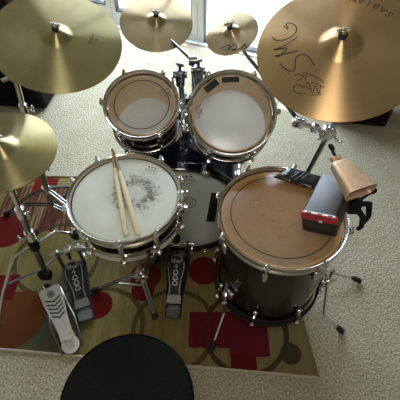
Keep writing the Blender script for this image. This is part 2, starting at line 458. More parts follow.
b = MB(); b.box(UR - DR, 0.015, 0.10, ROOM @ T((DR + UR) / 2, VW - 0.0075, 0.05), 0.003); struct(b.build('baseboard_front', WHITE))

def door_leaf(name, u0, u1, stl, str_, rail, toprail=0.10, handle=None):
    """a glazed white leaf between u0 and u1; stl, str_ = stile widths, rail = bottom rail height"""
    v = VW + 0.045
    m = MB()
    m.box(stl, 0.05, DTOP, ROOM @ T(u0 + stl / 2, v, DTOP / 2), 0.004)
    m.box(str_, 0.05, DTOP, ROOM @ T(u1 - str_ / 2, v, DTOP / 2), 0.004)
    w = u1 - u0 - stl - str_; cu = u0 + stl + w / 2
    m.box(w, 0.05, rail, ROOM @ T(cu, v, rail / 2), 0.003)
    m.box(w, 0.05, toprail, ROOM @ T(cu, v, DTOP - toprail / 2), 0.003)
    d = struct(m.build(name, WHITE))
    g = MB(); g.box(w + 0.002, 0.006, DTOP - rail - toprail, ROOM @ T(cu, v, (rail + DTOP - toprail) / 2))
    g.build('pane', GLASS, d)
    k = MB()
    k.box(w, 0.056, 0.010, ROOM @ T(cu, v, rail + 0.005)); k.box(0.005, 0.052, DTOP - rail - toprail, ROOM @ T(u0 + stl + 0.0025, v, (rail + DTOP - toprail) / 2))
    k.box(0.005, 0.052, DTOP - rail - toprail, ROOM @ T(u1 - str_ - 0.0025, v, (rail + DTOP - toprail) / 2))
    k.build('gasket', GASKET, d)
    if handle:
        h = MB(); h.box(0.03, 0.02, 0.16, ROOM @ T(handle, v - 0.035, 1.0), 0.006); h.tube([ROOM @ V((handle, v - 0.05, 1.03)), ROOM @ V((handle - 0.1, v - 0.06, 1.03))], 0.009)
        h.build('handle', STEEL, d)
    return d
door_leaf('door_1', -2.53, -1.912, 0.06, 0.046, 0.16, handle=-1.935)
door_leaf('door_2', -1.908, -1.14, 0.042, 0.05, 0.125, handle=None)
door_leaf('door_3', -1.136, -0.30, 0.05, 0.05, 0.020)
b = MB(); b.box(DR - DL, 0.14, 0.012, ROOM @ T((DR + DL) / 2, VW + 0.05, 0.006), 0.003); b.box(0.05, 0.1, DTOP, ROOM @ T(-0.275, VW + 0.06, DTOP / 2))
struct(b.build('trim_1', WHITE))
# outside: pale patio and an added out-of-frame lattice, there to cast a soft shade grid indoors
b = MB(); b.box(9, 5, 0.1, ROOM @ T(-0.8, VW + 0.12 + 2.5, -0.07)); struct(b.build('patio_outside', PATIO))
b = MB()
for k in range(19): b.box(0.030, 1.35, 0.03, ROOM @ T(-2.6 + k * 0.17, VW + 0.86, 2.52))
for k in range(8): b.box(3.3, 0.030, 0.03, ROOM @ T(-1.1, VW + 0.32 + k * 0.17, 2.56))
struct(b.build('added_shade_lattice', TIMBER))

# ------------------------------------------------------------------ rug
FR, FL = V((0.448, 0.419, 0)), V((-1.15, 0.555, 0)); BR, BL = V((0.35, 1.43, 0)), V((-1.18, 1.475, 0))
b = MB()
for N in (1,):
    nx, ny = 40, 30; grid = []
    for j in range(ny + 1):
        row = []
        for i in range(nx + 1):
            s, t = i / nx, j / ny
            p = FL.lerp(FR, s).lerp(BL.lerp(BR, s), t)
            p.z = 0.008 + 0.0012 * math.sin(i * 1.7) * math.cos(j * 1.3)
            if i in (0, nx) or j in (0, ny): p.z = 0.0045
            row.append(b.bm.verts.new(p - RUGO))
        grid.append(row)
    for j in range(ny):
        for i in range(nx): b.face((grid[j][i], grid[j][i + 1], grid[j + 1][i + 1], grid[j + 1][i]))
    loop = [grid[0][i] for i in range(nx + 1)] + [grid[j][nx] for j in range(1, ny + 1)] + [grid[ny][i] for i in range(nx - 1, -1, -1)] + [grid[j][0] for j in range(ny - 1, 0, -1)]
    low = [b.bm.verts.new((v.co.x, v.co.y, 0.0005)) for v in loop]
    for k in range(len(loop)): b.face((loop[k], low[k], low[(k + 1) % len(loop)], loop[(k + 1) % len(loop)]))
rug = b.build('area_rug', RUG); rug.location = RUGO
tag(rug, 'tan and olive area rug with dark red circles, squares and rings under the drum kit', 'rug')
def binding(a, c, mat):
    m = MB(); n = 24
    m.tube([a.lerp(c, k / n) - RUGO + V((0, 0, 0.006 + 0.0008 * math.sin(k * 2.1))) for k in range(n + 1)], 0.0055, 8)
    o = m.build('binding', mat, rug)
binding(FL, FR, RUGEDGE); binding(FR, BR, RUGEDGED); binding(BR, BL, RUGEDGED); binding(BL, FL, RUGEDGED)

# ------------------------------------------------------------------ drums
def hoop_bm(R, top=0.0, deep=0.036):
    """triple-flanged steel hoop: outer radius R at the top lip"""
    m = MB()
    m.lathe([(R - 0.0095, top - deep), (R - 0.006, top - deep - 0.001), (R - 0.003, top - deep), (R - 0.0035, top - deep + 0.006), (R - 0.008, top - deep + 0.009),
             (R - 0.0082, top - 0.008), (R - 0.003, top - 0.003), (R - 0.0005, top), (R - 0.0018, top + 0.0022), (R - 0.006, top - 0.0005), (R - 0.0107, top - 0.007), (R - 0.011, top - 0.016)], 96, closed=True)
    return m

def drum(name, label, cat, M, R, depth, lugs, shell_mat, inner_mat, head_mat, reso_mat, lug_len, phase=0.0, split_lug=True, hoopmat=HOOP, low_hoop=HOOP):
    root, inv = thing(name, label, cat, M)
    rs = R - 0.0165                                   # shell radius under the hoop
    zt = -0.011
    m = MB()
    m.lathe([(rs, zt - 0.004), (rs, -depth), (rs - 0.0065, -depth), (rs - 0.0065, zt - 0.004), (rs - 0.003, zt)], 96, closed=True, mis=[0, 0, 1, 1, 1])
    m.build('shell', [shell_mat, inner_mat], root)
    m = MB(); rf = rs + 0.0045
    m.lathe([(0, zt + 0.0012), (rs * 0.5, zt + 0.0012), (rs - 0.004, zt + 0.0012), (rs + 0.0012, zt - 0.001), (rf - 0.001, zt - 0.008)], 96)
    head = m.build('batter_head', head_mat, root)
    m = MB(); m.lathe([(0, -depth - 0.001), (rs * 0.5, -depth - 0.001), (rs - 0.001, -depth - 0.001), (rs + 0.002, -depth + 0.006)], 96)
    m.build('resonant_head', reso_mat, root)
    hoop_bm(R).build('hoop', hoopmat, root)
    m = hoop_bm(R); m.bm.transform(T(0, 0, -depth - 0.012) @ R_flip); m.build('hoop', low_hoop, root)
    def rod_bm(up):
        m = MB(); xr = R + 0.0035; sg = 1 if up else -1; z0 = 0.0 if up else -depth - 0.012
        m.lathe([(0, z0 + sg * 0.019), (0.0035, z0 + sg * 0.019), (0.0035, z0 + sg * 0.011), (0.0062, z0 + sg * 0.010), (0.0062, z0 - sg * 0.002), (0.010, z0 - sg * 0.003), (0.010, z0 - sg * 0.010), (0.0032, z0 - sg * 0.011), (0.0032, z0 - sg * 0.066), (0, z0 - sg * 0.066)], 12, T(xr, 0, 0))
        return m
    def lug_bm(zc, L):
        m = MB(); m.box(0.018, 0.018, L, T(rs + 0.0095, 0, zc), 0.0075, 3); return m
    if split_lug: sets = [(lug_bm(-0.075, 0.046), [True]), (lug_bm(-depth + 0.060, 0.046), [False])]
    else: sets = [(lug_bm(-depth * 0.5 - 0.004, lug_len), [True, False])]
    for lb, rods in sets:
        first = lb.build('lug', CHROME, root); first.matrix_local = R_z(phase)
        for up in rods: rod_bm(up).build('tension_rod', CHROME, first)
        for k in range(1, lugs): dup_part(first, R_z(phase + 2 * PI * k / lugs), root)
    return root, inv, rs, zt, head
def R_z(a): return Matrix.Rotation(a, 4, 'Z')
R_flip = Matrix.Rotation(PI, 4, 'X')
def flat(z): return lambda x, y: V((x, y, z))

# small rack tom (left)
M1 = frame_z((0, -0.43, 1), (-0.208, 1.138, 0.730))
tom1, inv1, rs, zt, h1 = drum('rack_tom', 'smaller dark rack tom on the left with clear black-ringed head over bare wood inside', 'drum', M1, 0.137, 0.155, 6,
                          ESPRESSO, MAPLE, clear_head('clear_ringed_film', (0.098, 0.0016), 0.2, (0.98, 0.95, 0.9), (0.85, 0.74, 0.55)), WHITEHEAD, 0.05, phase=PI / 2 + 0.5)
m = MB(); m.text('REMO', 0.0145, flat(zt + 0.0017), ang=-1.05, pos=(0.079, 0.042), sx=1.1); m.text('PINSTRIPE', 0.006, flat(zt + 0.0017), ang=-1.05, pos=(0.068, 0.036), sx=1.1)
for d in (-.012, 0, .012): m.ribbon([(0.092 + d * .4, 0.046 - d), (0.098 + d * .4, 0.05 - d)], 0.005, flat(zt + 0.0017))
m.build('head_logo', GREYINK, h1)
# larger rack tom (right)
M2 = frame_z((0, -0.613, 1), (0.114, 1.112, 0.711))
tom2, inv2, rs, zt, h2 = drum('rack_tom', 'larger dark rack tom on the right with two black tape strips on its clear head', 'drum', M2, 0.160, 0.125, 6,
                          ESPRESSO, MAPLE, clear_head('clear_single_film', None, 0.12, (0.98, 0.95, 0.9), (0.85, 0.76, 0.62)), WHITEHEAD, 0.05, phase=PI / 2 - 0.52, split_lug=False)
m = MB(); m.box(0.056, 0.026, 0.0014, T(-0.073, 0.100, zt + 0.0022) @ R(math.radians(40), 'Z'), 0.0004); m.build('tape_strip', TAPE, tom2)
m = MB(); m.box(0.062, 0.021, 0.0014, T(-0.004, 0.124, zt + 0.0022) @ R(math.radians(3), 'Z'), 0.0004); m.build('tape_strip', TAPE, tom2)
m = MB()
for s in [[(-0.1185, 0.0279), (-0.1264, 0.0131), (-0.1136, 0.0033), (-0.1234, -0.0065), (-0.130, -0.0164)], [(-0.1087, 0.0328), (-0.1166, 0.0181), (-0.1068, 0.0082), (-0.1185, -0.0016)],
          [(-0.127, 0.0053), (-0.1136, -0.0115), (-0.1253, -0.0193)], [(-.107, .012), (-.112, .002), (-.104, -.008)]]:
    m.ribbon(s, 0.0022, flat(zt + 0.002))
m.build('red_signature', REDINK, h2)['label'] = 'red handwritten scribble'

# snare drum
M3 = frame_z((0, -0.03, 1), (-0.237, 0.790, 0.637))
snare, inv3, rs, zt, h3 = drum('snare_drum', 'dark snare drum with chrome hoops and a dirty white head holding two sticks', 'drum', M3, 0.180, 0.096, 10,
                           ESPRESSO, MAPLE, SNAREHEAD, WHITEHEAD, 0.05, phase=-PI / 2 + 0.02, split_lug=False)
m = MB(); m.text('REMO', 0.014, flat(zt + 0.002), ang=-0.25, pos=(0.074, 0.108), sx=1.2); m.text('WEATHERKING', 0.0055, flat(zt + 0.002), ang=-0.25, pos=(0.071, 0.097), sx=1.2)
for d in (-.011, 0, .011): m.ribbon([(0.076 + d, 0.118 - d * .25), (0.078 + d, 0.126 - d * .25)], 0.005, flat(zt + 0.002))
m.build('head_logo', LOGO, h3)
m = MB()   # strainer on the right-hand side of the shell
Ms = R(0.05, 'Z')
m.box(0.02, 0.04, 0.075, Ms @ T(0.175, 0, -0.052), 0.004); m.box(0.012, 0.012, 0.06, Ms @ T(0.190, 0.006, -0.035) @ R(0.3, 'Y'), 0.004); m.tube([Ms @ V((0.18, 0, -0.08)), Ms @ V((0.195, 0, -0.08))], 0.009)
m.build('strainer', CHROME, snare)

# floor tom
M4 = T(0.267, 0.769, 0.57)
ftom, inv4, rs, zt, h4 = drum('floor_tom', 'large black floor tom on three legs, its clear ringed head showing brown wood inside', 'drum', M4, 0.213, 0.405, 8,
                          ESPRESSO, MAPLED, clear_head('clear_floor_tom_film', (0.166, 0.0018), 0.30, (0.98, 0.92, 0.82), (0.74, 0.49, 0.25)), DIMHEAD, 0.05, phase=PI / 8 + 0.05, low_hoop=BLACK)
m = MB(); m.text('REMO', 0.016, flat(zt + 0.0018), ang=0.5, pos=(-0.08, 0.148), sx=1.1)
m.text('PINSTRIPE', 0.007, flat(zt + 0.0018), ang=0.5, pos=(-0.074, 0.137), sx=1.1); m.build('head_logo', DARKPRINT, h4)
for (ang, kx, ky, fx, fy) in ((math.radians(-22), 0.478, 0.617, 0.571, 0.596), (math.radians(18), 0.60, 0.86, 0.70, 0.822), (math.radians(219), 0.112, 0.598, 0.047, 0.525)):
    ca, sa = math.cos(ang), math.sin(ang)
    Mb = M4 @ R(ang, 'Z')
    br = MB(); br.box(0.02, 0.045, 0.05, T(rs + 0.010, 0, -0.31) @ I(), 0.006, 3); br.bm.transform(R(ang, 'Z'))
    pw = Mb @ V((rs + 0.028, 0, -0.31)); up = Mb @ V((rs + 0.028, 0, -0.23))
    l = inv4 @ pw
    br.tube([l - V((0, 0, 0.022)), l + V((0, 0, 0.022))], 0.013, 12); wn = inv4 @ (Mb @ V((rs + 0.05, 0.018, -0.31)))
    br.tube([l, wn], 0.005, 8); br.ball(wn, 0.011, (1, 0.5, 1.3))
    bo = br.build('leg_bracket', CHROME, ftom)
    lg = MB(); kz = 0.125 if ang > 3 else (0.13 if ang < 0 else 0.09)
    pts = [up, pw, V((pw.x, pw.y, kz + 0.03)), V((kx * .12 + pw.x * .88, ky * .12 + pw.y * .88, kz)), V((fx, fy, 0.018))]
    if ang < 0: pts = [up, pw, V((kx, ky, 0.135)), V((kx + 0.01, ky - .003, 0.112)), V((fx, fy, 0.022))]
    lg.tube([inv4 @ p for p in pts], 0.0058, 10)
    lo = lg.build('leg', CHROME, ftom)
    ft = MB(); d = (pts[-1] - pts[-2]).normalized()
    ft.tube([inv4 @ (V((fx, fy, 0.024)) - d * 0.032), inv4 @ (V((fx, fy, 0.020)) - d * .012), inv4 @ (V((fx, fy, 0.016)) + d * 0.008), inv4 @ (V((fx, fy, 0.012)) + d * 0.014)], [0.008, 0.012, 0.0125, 0.008], 12)
    ft.build('rubber_foot', RUBBER, lo)

# bass drum, lying with its batter head towards the seat
BC = V((-0.085, 0.983, 0.286))
MBD = frame_z((0, -1, 0), BC)                # local z points at the drummer, local y up
bd, invb = thing('bass_drum', 'big blue-black bass drum lying on its side with a grey-white batter head', 'drum', MBD)
m = MB(); RB = 0.262
m.lathe([(RB, -0.012), (RB, -0.43), (RB - 0.008, -0.43), (RB - 0.008, -0.012)], 96, closed=True, mis=[0, 0, 1, 1]); m.build('shell', [BLUEBLK, MAPLED], bd)
m = MB(); m.lathe([(0, -0.004), (0.1, -0.004), (0.2, -0.004), (RB - 0.006, -0.004), (RB, -0.007), (RB + 0.004, -0.016)], 96); bh = m.build('batter_head', BASSHEAD, bd)
m = MB(); m.lathe([(0, -0.437), (0.15, -0.437), (RB - 0.004, -0.437), (RB + 0.003, -0.425)], 96); m.build('resonant_head', BLACK, bd)
for (z0, z1) in ((0.012, -0.030), (-0.412, -0.455)):
    m = MB(); m.lathe([(RB + 0.005, z0 - 0.002), (RB + 0.008, z0), (RB + 0.014, z0), (RB + 0.017, z0 - 0.004), (RB + 0.017, z1 + 0.009), (RB + 0.0155, z1 + 0.005), (RB + 0.013, z1 + 0.001), (RB + 0.009, z1), (RB + 0.005, z1)], 96, closed=True); m.build('hoop', HOOPBLACK, bd)
first = None
for k in range(8):
    a = PI / 8 + k * PI / 4
    if first is None:
        m = MB(); x = RB + 0.012
        m.box(0.012, 0.034, 0.020, T(RB + 0.014, 0, 0.010), 0.004); m.box(0.010, 0.030, 0.052, T(RB + 0.021, 0, -0.012), 0.003)
        m.tube([(RB + 0.019, 0, 0.026), (RB + 0.019, 0, -0.11)], 0.0035, 8)
        o = m.build('claw', CHROME, bd)
        m = MB(); m.box(0.016, 0.02, 0.06, T(RB + 0.006, 0, -0.12), 0.006, 3); m.ball((RB + 0.012, 0, -0.10), 0.011); m.build('lug', CHROME, o)
        first = o; o.matrix_local = R(a, 'Z')
    else: dup_part(first, R(a, 'Z'), bd)
m = MB(); m.box(0.036, 0.185, 0.003, T(0.138, 0.040, -0.001) @ R(-0.10, 'Z'), 0.001); m.build('tape_patch', TAPE, bd)['label'] = 'black strip taped on the batter head'
m = MB(); m.lathe([(0, 0.001), (0.022, 0.001), (0.034, 0.0005), (0.035, -0.001)], 48, T(0.035, 0.074, -0.003)); m.build('impact_patch', PATCH, bd)['label'] = 'round pale beater patch'
m = MB(); m.lathe([(0.0325, 0.001), (0.035, 0.001), (0.035, 0.0004), (0.0325, 0.0004)], 48, T(0.035, 0.074, -0.0015), closed=True); m.build('patch_ring', GREYMET, bd)
m = MB(); m.text('REMO', 0.020, flat(-0.002), pos=(0.035, 0.205), sx=1.3); m.text('POWERSTROKE 3', 0.008, flat(-0.002), pos=(0.035, 0.190), sx=1.2)
for d in (-.017, 0, .017): m.ribbon([(0.035 + d, 0.219), (0.035 + d, 0.230)], 0.008, flat(-0.002))
m.build('head_logo', GREYINK, bh)
for s in (-1, 1):
    sp = MB(); base = MBD @ V((s * 0.262, -0.08, -0.33)); foot = V((BC.x + s * 0.40, base.y + 0.10, 0.014))
    sp.tube([invb @ base, invb @ foot], 0.008, 10); sp.box(0.03, 0.04, 0.05, T(s * 0.268, -0.075, -0.33), 0.006)
    so = sp.build('spur', CHROME, bd); f = MB(); f.ball(invb @ foot, 0.013); f.build('rubber_foot', RUBBER, so)

# tom holder rising from the bass drum, with two L-arm clamps
TH = V((-0.045, 1.235, 0.553))
th, invt = thing('double_tom_holder', 'chrome double tom holder with two clamps between the rack toms', 'tom holder', T(TH))
m = MB(); m.box(0.06, 0.075, 0.02, T(0, 0, -0.008), 0.006, 3); m.tube([(0, 0, 0), (0, 0, 0.05)], 0.02, 16); m.build('base_plate', CHROME, th)
for s, top in ((-1, V((-0.073, 1.255, 0.765))), (1, V((-0.006, 1.262, 0.775)))):
    m = MB(); p0 = V((s * 0.016, 0, 0.03)); p1 = top - TH
    m.tube([p0, p1 + V((0, 0, -0.02))], 0.0105, 14); m.build('post', STEEL, th)
    m = MB()
    m.box(0.036, 0.036, 0.045, T(p1), 0.008, 3); m.tube([p1 + V((0, 0, -0.04)), p1 + V((0, 0, -0.02))], 0.017, 14)
    m.tube([p1 + V((-0.026, 0, 0.004)), p1 + V((0.026, 0, 0.004))], 0.014, 14)
    m.tube([p1 + V((0, -0.01, 0.01)), p1 + V((0, 0.008, 0.036))], 0.006, 8); m.box(0.032, 0.007, 0.012, T(p1 + V((0, 0.008, 0.038))) @ R(0.4 * s, 'Z'), 0.003)
    co = m.build('clamp', DARKCHROME, th)
    tgt = (M1 @ V((0.115, 0.055, -0.09))) if s < 0 else (M2 @ V((-0.135, 0.07, -0.08)))
    m = MB(); m.tube([p1 + V((s * 0.015, 0, 0)), p1 + V((s * 0.03, -0.002, -0.012)), tgt - TH], 0.006, 10); m.build('arm', CHROME, th)

# ------------------------------------------------------------------ cymbals
def cyl_z(R, rb, bow, bell):
    def f(r):
        z = bow * (1 - (r / R) ** 1.7)
        if r < rb: z += bell * (0.5 + 0.5 * math.cos(PI * (r / rb) ** 1.25)) 
        return z
    return f
def cymbal(name, label, M, R, rb, bow, bell, mat, flip=False, group=None):
    root, inv = thing(name, label, 'cymbal', M, group)
    f = cyl_z(R, rb, bow, bell); n = 40
    rs = [0.006 + (R - 0.006) * (k / n) for k in range(n + 1)] + [rb * 0.97, rb * 1.0, rb * 1.03]; rs.sort()
    top = [(r, f(r) + 0.0007) for r in rs]; bot = [(r, f(r) - 0.0007) for r in reversed(rs)]
    m = MB(); m.lathe(top + bot, 128, closed=True)
    if flip: m.bm.transform(R_flip)
    o = m.build('plate', mat, root, angle=60)
    sg = -1 if flip else 1
    def surf(x, y): return V((x, y, sg * (f(math.hypot(x, y)) + 0.0016)))
    return root, surf, f(0)

BR_OLIVE = cymbal_mat('olive_brass', (0.42, 0.365, 0.18), (0.32, 0.275, 0.125), 0.38, 0.92)
BR_DARK = cymbal_mat('dark_olive_brass', (0.42, 0.37, 0.185), (0.31, 0.265, 0.12), 0.38, 0.92)
BR_BRONZE = cymbal_mat('orange_bronze', (0.74, 0.48, 0.24), (0.63, 0.39, 0.18), 0.38, 0.92)
BR_BROWN = cymbal_mat('brown_brass', (0.45, 0.35, 0.20), (0.35, 0.26, 0.14), 0.38, 0.92)
BR_PALE = cymbal_mat('pale_bronze', (0.58, 0.45, 0.29), (0.46, 0.34, 0.2), 0.38, 0.92)

MC_R = frame_z((0.217, -0.343, 1), (-0.483, 1.249, 0.902))
ride, sf, rz = cymbal('ride_cymbal', 'large olive brass cymbal with small dark logo at the upper left of the kit', MC_R, 0.215, 0.056, 0.024, 0.022, BR_OLIVE)
m = MB(); m.text('Zildjian', 0.017, sf, ang=1.45, pos=(0.112, 0.012), shear=.3); m.text('A', 0.012, sf, ang=1.45, pos=(0.128, 0.014)); m.build('maker_print', GREYINK, ride)
MC_H = frame_z((0.08, -0.108, 1), (-0.662, 0.953, 0.674))
hh, sf, hz = cymbal('hi_hat_cymbal', 'upper hi-hat cymbal, dark olive brass, cut off at the left edge', MC_H, 0.178, 0.062, 0.014, 0.026, BR_DARK, group=None)
hl, sf2, _ = cymbal('hi_hat_cymbal', 'lower hi-hat cymbal lying upside down against the underside of the upper one', MC_H @ T(0, 0, -0.004), 0.177, 0.045, 0.014, 0.022, BR_DARK, True)
MC_C = frame_z((0.072, -0.394, 1), (-0.198, 1.744, 0.731))
cr, sf, cz = cymbal('crash_cymbal', 'brown brass crash cymbal with pale maker print behind the smaller rack tom', MC_C, 0.165, 0.048, 0.018, 0.02, BR_BROWN)
m = MB(); m.text('Zildjian', 0.026, sf, ang=0.05, pos=(-0.004, 0.057), shear=.3); m.build('maker_print', PALEPRINT, cr)
m = MB(); m.text('ROCK', 0.012, sf, ang=0.0, pos=(0.0, -0.075), sx=1.4); m.text('CRASH', 0.012, sf, ang=0.0, pos=(0.0, -0.09), sx=1.4); m.build('model_print', PALEPRINT, cr)
MC_S = frame_z((-0.331, -0.345, 1), (0.122, 1.431, 0.835))
spl, sf, sz = cymbal('splash_cymbal', 'small pale splash cymbal with a black signature, behind the larger rack tom', MC_S, 0.102, 0.036, 0.012, 0.016, BR_PALE)
m = MB()
for s in [[(-0.0492, -0.0652), (-0.025, -0.0624), (-0.0058, -0.063), (-0.0158, -0.0768), (0.0085, -0.0623), (0.0175, -0.0766), (-0.0017, -0.0865), (0.0267, -0.0838), (0.0528, -0.063), (0.0312, -0.0874), (0.0487, -0.0712), (0.0516, -0.085), (0.066, -0.072)],
          [(-0.0368, -0.0734), (0.0404, -0.0882), (0.0539, -0.0788)]]:
    m.ribbon(s, 0.0028, sf)
m.build('signature', INK, spl)
m = MB(); m.text('SABIAN', 0.014, sf, ang=0.35, pos=(-0.012, 0.045)); m.build('maker_print', DARKPRINT, spl)
MC_B = frame_z((-0.185, -0.384, 1), (0.366, 0.95, 1.031))
big, sf, bz = cymbal('crash_cymbal', 'largest orange bronze cymbal at the upper right, signed in marker, partly out of frame', MC_B, 0.215, 0.060, 0.024, 0.024, BR_BRONZE)
m = MB()
STROKES = [
[(-0.1379, 0.092), (-0.1269, 0.078), (-0.1302, 0.0985), (-0.1139, 0.0928), (-0.1046, 0.0745), (-0.1121, 0.0545), (-0.1354, 0.0431), (-0.1589, 0.0467), (-0.1711, 0.0621)],
[(-0.1048, 0.0429), (-0.1367, 0.024), (-0.1691, 0.017), (-0.134, 0.0133), (-0.1564, -0.0068), (-0.1656, -0.004)],
[(-0.1656, -0.004), (-0.1038, -0.0027)],
[(-0.1557, -0.0313), (-0.1389, -0.0548), (-0.1209, -0.0593), (-0.1171, -0.0387), (-0.1135, -0.0229), (-0.0991, -0.0149), (-0.083, -0.0271), (-0.0709, -0.0555)],
[(-0.1223, -0.0765), (-0.1095, -0.0726), (-0.0992, -0.0829), (-0.1167, -0.0909), (-0.1051, -0.0869), (-0.0932, -0.0788), (-0.0974, -0.0947)],
[(-0.1008, -0.0696), (-0.0821, -0.0802), (-0.064, -0.0934), (-0.0506, -0.1086)],
[(-0.1032, -0.1296), (-0.1235, -0.1205), (-0.1256, -0.1048), (-0.1121, -0.1037), (-0.1016, -0.1118), (-0.0896, -0.1011), (-0.0867, -0.1182), (-0.0961, -0.1124)],
[(-0.0863, -0.1136), (-0.0814, -0.1322), (-0.0739, -0.1111), (-0.0679, -0.1338), (-0.0607, -0.1167), (-0.071, -0.1268), (-0.0612, -0.1378), (-0.0872, -0.1361)],
[(-0.0814, -0.1021), (-0.0708, -0.1068), (-0.0529, -0.1203)]]
for i, s in enumerate(STROKES): m.ribbon(s, 0.0026 if i < 4 else 0.0018, sf)
m.build('signature', INK, big)['label'] = 'black marker handwriting'
# maker name set along the rim, its letters upside down from the seat
m = MB()
for k, ch in enumerate('SABIAN'):
    a = math.atan2(0.0856, 0.1336) + k * 0.135; rr = 0.158
    m.text(ch, 0.031, sf, ang=a + PI / 2, pos=(rr * math.cos(a), rr * math.sin(a)))
m.build('maker_print', DARKPRINT, big)

# ------------------------------------------------------------------ stands
def tip_hardware(root, inv, Mc, ztop, below=0.05):
    """rod through the cymbal's bell with felts and a wing nut"""
    m = MB(); m.tube([Mc @ V((0, 0, -below)), Mc @ V((0, 0, ztop + 0.034))], 0.0035, 8, True); m.bm.transform(inv); m.build('rod', CHROME, root)
    m = MB(); m.lathe([(0.0, ztop + 0.001), (0.011, ztop + 0.001), (0.012, ztop + 0.006), (0.010, ztop + 0.010), (0, ztop + 0.010)], 20, Mc)
    m.lathe([(0.0, -0.012), (0.012, -0.012), (0.012, 0.0), (0, 0.0)], 20, Mc @ T(0, 0, ztop - 0.004)); m.bm.transform(inv); m.build('felt', FELT, root)
    m = MB(); m.tube([Mc @ V((0, 0, ztop + 0.011)), Mc @ V((0, 0, ztop + 0.022))], 0.0062, 12)
    for s in (-1, 1): m.ball((s * 0.0105, 0, ztop + 0.022), 0.0075, (1, 0.35, 1.1), Mc)
    m.bm.transform(inv); m.build('wing_nut', CHROME, root)

def tripod(root, inv, base, hub, feet, low):
    """double-braced tripod: hub on the tube, three legs to the feet, lower braces to the tube"""
    m = MB(); m.tube([hub + V((0, 0, -0.018)), hub + V((0, 0, 0.022))], 0.019, 16); m.bm.transform(inv); m.build('leg_hub', CHROME, root)
    for f in feet:
        f = V(f); m = MB(); d = (V((f.x, f.y, 0)) - V((hub.x, hub.y, 0))).normalized(); sd = V((-d.y, d.x, 0)) * 0.007
        for s in (-1, 1):
            a = hub + d * 0.018 + sd * s; bend = hub.lerp(f, 0.45) + V((0, 0, 0.03)) + sd * s
            m.tube([a, bend, V((f.x, f.y, 0.016)) + sd * s * 0.5], 0.0052, 8)
            mid = hub.lerp(f, 0.55) + sd * s; m.tube([low + d * 0.014 + sd * s, mid], 0.0042, 8)
        m.bm.transform(inv); lo = m.build('leg', DARKCHROME, root)
        m = MB(); m.tube([V((f.x, f.y, 0.024)) - d * 0.022, V((f.x, f.y, 0.016)), V((f.x, f.y, 0.012)) + d * 0.014], [0.009, 0.0125, 0.009], 12); m.bm.transform(inv); m.build('rubber_foot', RUBBER, lo)

def collar(root, inv, p, d, r=0.017, h=0.035, wing=V((1, 0, 0))):
    m = MB(); d = d.normalized(); m.tube([p - d * h / 2, p + d * h / 2], r, 16)
    w = (wing - d * wing.dot(d)).normalized(); m.tube([p, p + w * (r + 0.018)], 0.005, 8); q = p + w * (r + 0.022)
    m.ball(q + d * 0.010, 0.009, (0.6, 0.6, 1.2)); m.ball(q - d * 0.010, 0.009, (0.6, 0.6, 1.2))
    m.bm.transform(inv); m.build('collar', CHROME, root)

# ride stand
B = V((-0.725, 1.18, 0)); rs_, inv = thing('cymbal_stand', 'chrome boom stand carrying the large olive cymbal, left of the snare drum', 'cymbal stand', T(B))
top = V((-0.665, 1.195, 0.665)); dirp = (top - V((-0.722, 1.18, 0.10)))
m = MB(); m.tube([(-0.722, 1.18, 0.10), (-0.695, 1.187, 0.37)], 0.0125, 14); m.bm.transform(inv); m.build('lower_tube', STEEL, rs_)
m = MB(); m.tube([(-0.695, 1.187, 0.37), top, (-0.650, 1.20, 0.80)], 0.0095, 14); m.bm.transform(inv); m.build('upper_tube', CHROME, rs_)
collar(rs_, inv, V((-0.695, 1.187, 0.37)), dirp, 0.017, 0.04, V((1, -.3, 0))); collar(rs_, inv, top, dirp, 0.015, 0.035, V((1, -.2, 0)))
elbow = V((-0.650, 1.20, 0.80)); m = MB(); m.tube([elbow - V((0.05, 0, 0.02)), elbow, MC_R @ V((0, 0, -0.045))], 0.0075, 12); m.tube([elbow - V((0, 0.016, 0)), elbow + V((0, 0.016, 0))], 0.019, 16); m.bm.transform(inv); m.build('boom_arm', CHROME, rs_)
tip_hardware(rs_, inv, MC_R, rz)
tripod(rs_, inv, B, V((-0.713, 1.182, 0.215)), [(-0.60, 1.36, 0), (-0.46, 1.06, 0), (-0.98, 1.20, 0)], V((-0.722, 1.18, 0.11)))

# hi-hat stand with pedal
B = V((-0.667, 0.83, 0)); hs, inv = thing('hi_hat_stand', 'chrome hi-hat stand with a silver chevron pedal, left of the snare drum', 'hi-hat stand', T(B))
ax0, ax1 = V((-0.668, 0.825, 0.07)), V((-0.664, 0.915, 0.645))
m = MB(); m.tube([ax0, ax0.lerp(ax1, 0.62)], 0.0135, 14); m.bm.transform(inv); m.build('lower_tube', STEEL, hs)
m = MB(); m.tube([ax0.lerp(ax1, 0.62), ax1], 0.010, 14); m.bm.transform(inv); m.build('upper_tube', CHROME, hs)
collar(hs, inv, ax0.lerp(ax1, 0.62), ax1 - ax0, 0.018, 0.045, V((1, -.4, 0))); collar(hs, inv, ax0.lerp(ax1, 0.40), ax1 - ax0, 0.019, 0.06, V((-1, -.4, 0)))
m = MB(); m.tube([ax1, MC_H @ V((0, 0, 0.20))], 0.0032, 8); m.bm.transform(inv); m.build('pull_rod', CHROME, hs)
m = MB(); m.lathe([(0, 0.041), (0.014, 0.041), (0.014, 0.047), (0.008, 0.049), (0.008, 0.075), (0.004, 0.078), (0, 0.078)], 18, MC_H); m.ball((0.016, 0, 0.065), 0.008, (1.2, 0.5, 1), MC_H); m.bm.transform(inv); m.build('clutch', CHROME, hs)
m = MB(); m.lathe([(0, -0.05), (0.022, -0.05), (0.025, -0.043), (0.012, -0.038), (0, -0.038)], 20, MC_H); m.bm.transform(inv); m.build('cymbal_seat', BLACK, hs)
hub = ax0.lerp(ax1, 0.32)
